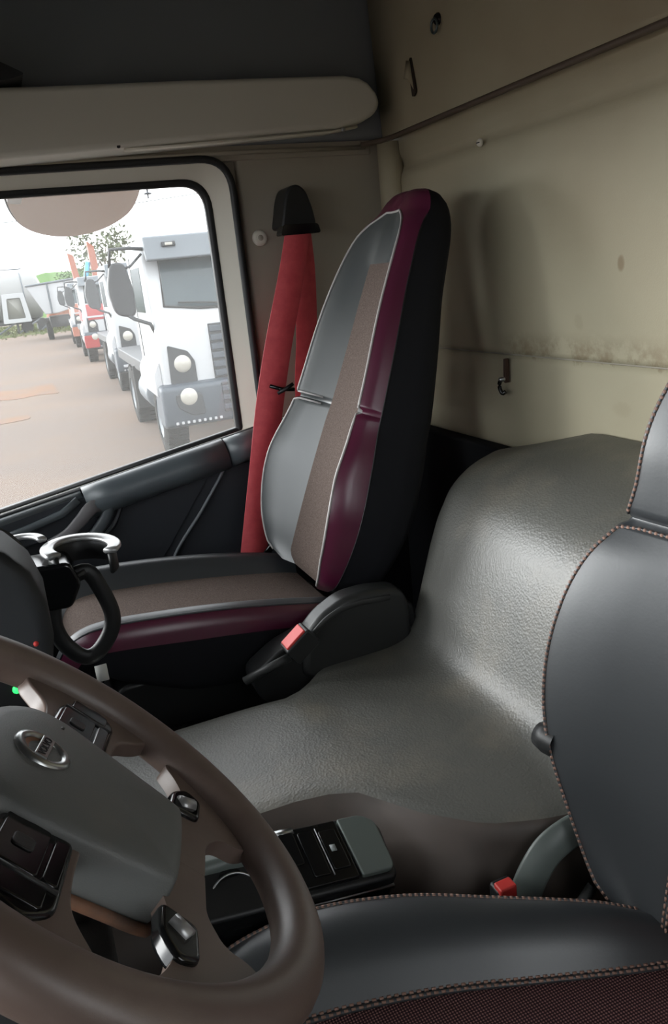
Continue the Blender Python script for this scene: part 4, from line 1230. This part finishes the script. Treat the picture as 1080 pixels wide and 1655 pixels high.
    for x in (-0.45, 0.45):
        ob('chassis_rail', box(x - 0.05, x + 0.05, 0.2, 6.4, 0.62, 0.92), M_chass, t, bevel=0.01)
    ob('mud_flap', box(-1.2, -0.8, 3.55, 3.60, 0.35, 1.1), M_chass, t, bevel=0.01)
    ob('fuel_tank', lathe([(0, -0.55), (0.28, -0.55), (0.30, -0.5), (0.30, 0.5), (0.28, 0.55), (0, 0.55)], 18, (-0.88, 2.75, 0.75), 'y'), M_lgrey, t)
    ob('cargo_deck', box(-1.15, 1.15, 2.3, 6.6, 1.05, 1.25), M_dkgrey, t, bevel=0.02)
    if mirror:
        for s in (-1, 1):
            mr = ob('mirror', prism(round_poly([(s * 1.34, 2.02), (s * 1.60, 2.06), (s * 1.66, 2.40), (s * 1.58, 2.72), (s * 1.40, 2.72), (s * 1.33, 2.40)], 0.11), 0.10, 0.26), M_dkgrey, t, bevel=0.03)
            ob('mirror_arm', tube([(s * 1.12, 0.25, 2.86), (s * 1.30, 0.12, 2.88), (s * 1.55, 0.12, 2.88), (s * 1.58, 0.14, 2.66)], 0.025, 8), M_dkgrey, mr)
            ob('mirror_arm', tube([(s * 1.14, 0.10, 1.78), (s * 1.20, 0.02, 1.92), (s * 1.38, 0.10, 2.00), (s * 1.50, 0.16, 2.10)], 0.025, 8), M_dkgrey, mr)
            ob('mirror_brace', tube([(s * 1.15, 0.22, 2.80), (s * 1.32, 0.14, 2.66), (s * 1.45, 0.14, 2.62)], 0.018, 6), M_dkgrey, mr)
    if accent:
        ob('lower_panel', prism([(-0.02, 1.52), (-0.02, 1.98), (0.02, 2.06), (0.06, 2.06), (0.03, 1.52)], -1.0, 1.16, 'x'), accent, t, bevel=0.01, label='red panel under the windscreen')
        ob('stripe', box(-1.05, 1.1, -0.035, 0.0, 1.60, 1.66), M_white, t, bevel=0.005)
        ob('side_panel', box(-1.185, -1.165, 0.3, 1.9, 1.5, 1.95), accent, t, bevel=0.004)
        ob('bumper_end', prism(round_poly([(-1.25, 0.56), (-0.75, 0.56), (-0.75, 1.0), (-1.25, 1.0)], 0.05), -0.2, 0.2), accent, t, bevel=0.02)
    return t
make_truck('nearest white truck with grey bumper and round headlights outside the window', (3.07, 10.45, GZ), math.radians(-3))
make_truck('second white truck in the column, half hidden behind the nearest one', (3.70, 19.1, GZ), math.radians(-3), strip=True)
make_truck('white truck with red panel and stripes, third in the column', (4.10, 29.6, GZ), math.radians(-3), accent=M_tred)
make_truck('distant white truck with red bumper, fourth in the column', (4.62, 39.8, GZ), math.radians(-3), accent=M_orange)

# tipper at the end of the column
tp = thing('tipper_truck', 'far white tipper truck with raised-lip bed behind the column', 'truck', (4.1, 52, GZ), 'parked trucks in a column', math.radians(-3))
ob('tipper_bed', prism([(-1.9, 3.25), (1.2, 3.45), (1.2, 1.9), (-0.4, 1.55), (-1.1, 1.55)], -1.2, 4.2), M_white, tp, bevel=0.05)
ob('bed_rim', sweep([(-1.95, -1.22, 3.25), (1.2, -1.22, 3.45)], rect(0.10, 0.12), (0, 0, 1)), M_lgrey, tp)
ob('bed_rib', box(-0.75, -0.65, -1.26, -1.18, 1.6, 3.3), M_lgrey, tp, bevel=0.02)
ob('bed_rib', box(0.25, 0.35, -1.26, -1.18, 1.8, 3.35), M_lgrey, tp, bevel=0.02)
ob('chassis', box(-0.9, 0.9, -0.8, 4.0, 0.75, 1.35), M_chass, tp, bevel=0.03)
for s in (-1, 1):
    xa, xb = (-1.17, -0.83) if s < 0 else (0.83, 1.17)
    tyre_parts(tp, xa, xb, 0.2, 0.55, s)
    tyre_parts(tp, xa, xb, 2.8, 0.55, s)

# crane posts, orange
cr = thing('truck_crane', 'orange folded crane posts rising above the far trucks', 'crane', (5.6, 48, GZ))
ob('mast', prism(round_poly([(-0.9, 2.8), (-0.55, 2.8), (-0.75, 4.6), (-1.05, 4.75)], 0.05), -0.2, 0.2), M_orange, cr, bevel=0.03)
ob('mast', prism(round_poly([(0.15, 2.8), (0.55, 2.8), (0.45, 5.0), (0.1, 5.3)], 0.05), -0.2, 0.2), M_orange, cr, bevel=0.03)
ob('cylinder', tube([(-0.45, 0, 2.8), (0.0, 0, 4.2)], 0.14, 10), mat('blue_steel', (70, 140, 175), 0.4), cr)
ob('crane_base', box(-0.9, 0.7, -0.6, 0.6, 0.0, 2.85), M_chass, cr, bevel=0.05)

# tank trailer at the far left
tk = thing('tank_trailer', 'white tank trailer with dark underframe standing on the far grass', 'trailer', (0.2, 69, GZ))
ob('tank', lathe([(0, -5.6), (0.9, -5.55), (1.6, -5.3), (1.85, -4.8), (1.85, 3.2), (1.7, 3.55), (1.0, 3.8), (0, 3.85)], 36, (0, 0, 2.85), 'x'), mat('tank_white', (118, 119, 118), 0.4), tk)
for x in (-2.6, 0.0, 2.4):
    ob('tank_band', lathe([(1.86, x - 0.05), (1.90, x - 0.04), (1.90, x + 0.04), (1.86, x + 0.05)], 36, (0, 0, 2.85), 'x'), M_lgrey, tk)
fp = round_poly([(0.5, 0.9), (2.6, 0.9), (2.35, 3.1), (0.75, 3.1)], 0.1, 4)
fi = round_poly([(0.9, 1.2), (2.2, 1.2), (2.05, 2.75), (1.05, 2.75)], 0.1, 4)
ob('saddle_frame', ring_prism(fp, fi, -2.05, -1.8), M_white, tk, bevel=0.02)
ob('saddle_panel', prism(fi, -1.95, -1.85), mat('pale_panel', (110, 110, 104), 0.6), tk)
ob('top_rail', tube([(-5, -0.6, 4.95), (-1, -0.6, 5.0), (2.6, -0.6, 4.9)], 0.05, 6), M_lgrey, tk)
ob('underframe', box(-5, 3.6, -0.9, 0.9, 0.75, 1.05), M_chass, tk, bevel=0.03)
ob('underframe', box(3.0, 5.4, -1.1, 0.9, 0.25, 1.0), M_chass, tk, bevel=0.03)
for x0, x1 in ((0.0, 1.6), (1.6, 3.2), (3.2, 4.6)):
    ob('brace', tube([(x0, -1.15, 0.15), (x1, -1.15, 1.0)], 0.07, 6), M_lgrey, tk)
for x in (-0.3, 1.5, 3.1, 5.1):
    ob('support_leg', box(x - 0.09, x + 0.09, -1.2, -1.0, 0.0, 1.0), M_chass, tk, bevel=0.01)
for x in (-3.6, -2.4, 2.2):
    ob('wheel', lathe([(0, -1.25), (0.3, -1.25), (0.45, -1.2), (0.48, -0.9), (0.0, -0.9)], 20, (x, 0, 0.48), 'y'), M_tyre, tk)

# dirt bank, hill, tree
db = ob('dirt_bank', prism(round_poly([(5.0, GZ), (9.5, GZ), (9.0, 1.6), (7.6, 2.6), (5.6, 2.2)], 0.6, 5), 84, 88), mat('orange_earth', (112, 66, 46), 0.95), bevel=0.3)
tag(db, 'orange earth bank behind the far trucks', 'earth bank')
V, F = [], []
nx_, ny_ = 60, 10
for j in range(ny_ + 1):
    for i in range(nx_ + 1):
        x = -60 + 140 * i / nx_
        y = 104 + 50 * j / ny_
        h = 7.0 * math.sin(math.pi * min(1, j / ny_ * 0.5 + 0.02)) * (0.12 + 0.88 / (1 + math.exp(-(x - 4.5) * 0.8))) * (1 + 0.05 * math.sin(x * 0.9) + random.uniform(-0.05, 0.05))
        V.append((x, y, GZ - 0.1 + max(0, h)))
for j in range(ny_):
    for i in range(nx_):
        a = j * (nx_ + 1) + i
        F.append((a, a + 1, a + nx_ + 2, a + nx_ + 1))
hl = ob('hill', (V, F), mat('green_hill', (58, 86, 40), 0.95, spec=0.1, vary=((76, 98, 52), 0.5, 0.4, 0.65)), kind='structure')
hl['label'] = 'green hillside beyond the yard'

def make_tree(label, loc, h, spread, nleaf, lrgb, lsize=0.22):
    t = thing('tree', label, 'tree', loc)
    rnd = random.Random(int(loc[0] * 10))
    br = [sweep([(0, 0, 0), (0.1, 0, h * 0.3), (0.0, 0.1, h * 0.62)], lambda q: circ(0.16 - 0.1 * q, 8), (1, 0, 0))]
    tips = []
    for k in range(12):
        a = k * 2.4
        z0 = h * rnd.uniform(0.3, 0.6)
        tip = (spread * rnd.uniform(0.5, 1) * math.cos(a), spread * rnd.uniform(0.5, 1) * math.sin(a), h * rnd.uniform(0.6, 1.0))
        tips.append(tip)
        br.append(sweep([(0.05, 0.05, z0), (tip[0] * 0.5, tip[1] * 0.5, (z0 + tip[2]) / 2 + 0.1), tip], lambda q: circ(0.05 - 0.035 * q, 5), (1, 0.3, 0)))
    ob('branches', join(*br), mat('bark', (96, 84, 72), 0.9), t, kind='stuff')
    V, F = [], []
    for k in range(nleaf):
        c = tips[k % len(tips)]
        p = np.array([c[0] + rnd.gauss(0, spread * 0.24), c[1] + rnd.gauss(0, spread * 0.24), c[2] + rnd.gauss(0, h * 0.07)])
        u = np.array([rnd.gauss(0, 1), rnd.gauss(0, 1), rnd.gauss(0, 1)])
        u /= np.linalg.norm(u)
        v = np.cross(u, [0.3, 0.5, 0.8])
        v /= np.linalg.norm(v) + 1e-6
        s = lsize * rnd.uniform(0.5, 1.1)
        o = len(V)
        V += [p - u * s, p + v * s * 0.45, p + u * s, p - v * s * 0.45]
        F.append((o, o + 1, o + 2, o + 3))
    ob('foliage', (V, F), mat('leaf_%d_%d_%d' % lrgb, lrgb, 0.8), t, smooth=False, kind='stuff')
    return t
make_tree('thin leafy tree standing beyond the parked trucks', (8.3, 62, GZ), 7.2, 1.9, 900, (96, 104, 82))
make_tree('low bushy tree at the foot of the green hill', (9.4, 92, GZ), 5.2, 2.6, 900, (76, 98, 62))

# overhead wire and insulator string
pw = thing('power_line', 'thin overhead power wire crossing the white sky', 'wire', (0, 40, 4.0))
ob('wire', tube([(-14, 0, 0.9), (1.6, 0, 0.78), (6.4, 0, 1.15), (20, 0, 2.3)], 0.022, 6), mat('wire_grey', (120, 124, 126), 0.6), pw)
ins = thing('insulator', 'small hanging insulator above the nearest truck', 'insulator', (8.0, 40, 5.9))
for k in range(4):
    ob('insulator_disc', lathe([(0, -0.06), (0.09 + 0.03 * k, -0.05), (0.11 + 0.03 * k, 0.0), (0.0, 0.05)], 12, (0, 0, 0.4 - 0.22 * k), 'z'), M_bgrey, ins)
ob('hanger', tube([(0, 0, -0.5), (0, 0, 1.6)], 0.04, 6), M_bgrey, ins)

# kerb-view mirror above the passenger window
km = thing('kerb_mirror', 'rounded kerb mirror hanging outside above the passenger window', 'mirror', (0.285, 2.44, 1.515))
e1 = np.array([0.996, 0.0, 0.085])
e2 = np.array([-0.05, -0.79, 0.60])
e2 /= np.linalg.norm(e2)
e3 = np.cross(e1, e2)          # out of the glass, towards the cab and the ground
half = [(0.0, -0.150), (0.06, -0.142), (0.115, -0.118), (0.158, -0.080), (0.182, -0.025), (0.190, 0.04), (0.185, 0.11), (0.165, 0.14), (0.0, 0.145)]
outl = [(x, y) for x, y in half] + [(-x, y) for x, y in half[-2:0:-1]]
outl = [(p[0], p[1]) for p in smooth_path([(x, y, 0) for x, y in outl], 4, closed=True)]
if e3[1] > 0:
    e3 = -e3
ob('mirror_housing', frame_prism(outl, -0.035, -0.003, Z3, e1, e2, e3), M_black, km, bevel=0.006)
ob('mirror_glass', frame_prism([(x * 0.972, y * 0.972) for x, y in outl], -0.003, 0.002, Z3, e1, e2, e3), M_mirror, km, smooth=False)
ob('mirror_clip', frame_prism(round_poly([(-0.185, 0.03), (-0.150, 0.02), (-0.135, 0.075), (-0.18, 0.085)], 0.008), 0.002, 0.012, Z3, e1, e2, e3), M_silverp, km, bevel=0.003)
ob('mirror_arm', tube([e2 * 0.10 - e3 * 0.03, e2 * 0.16 - e3 * 0.06 + np.array([0, -0.05, 0.03]), np.array([0.0, -0.24, 0.22])], 0.014, 8), M_black, km)
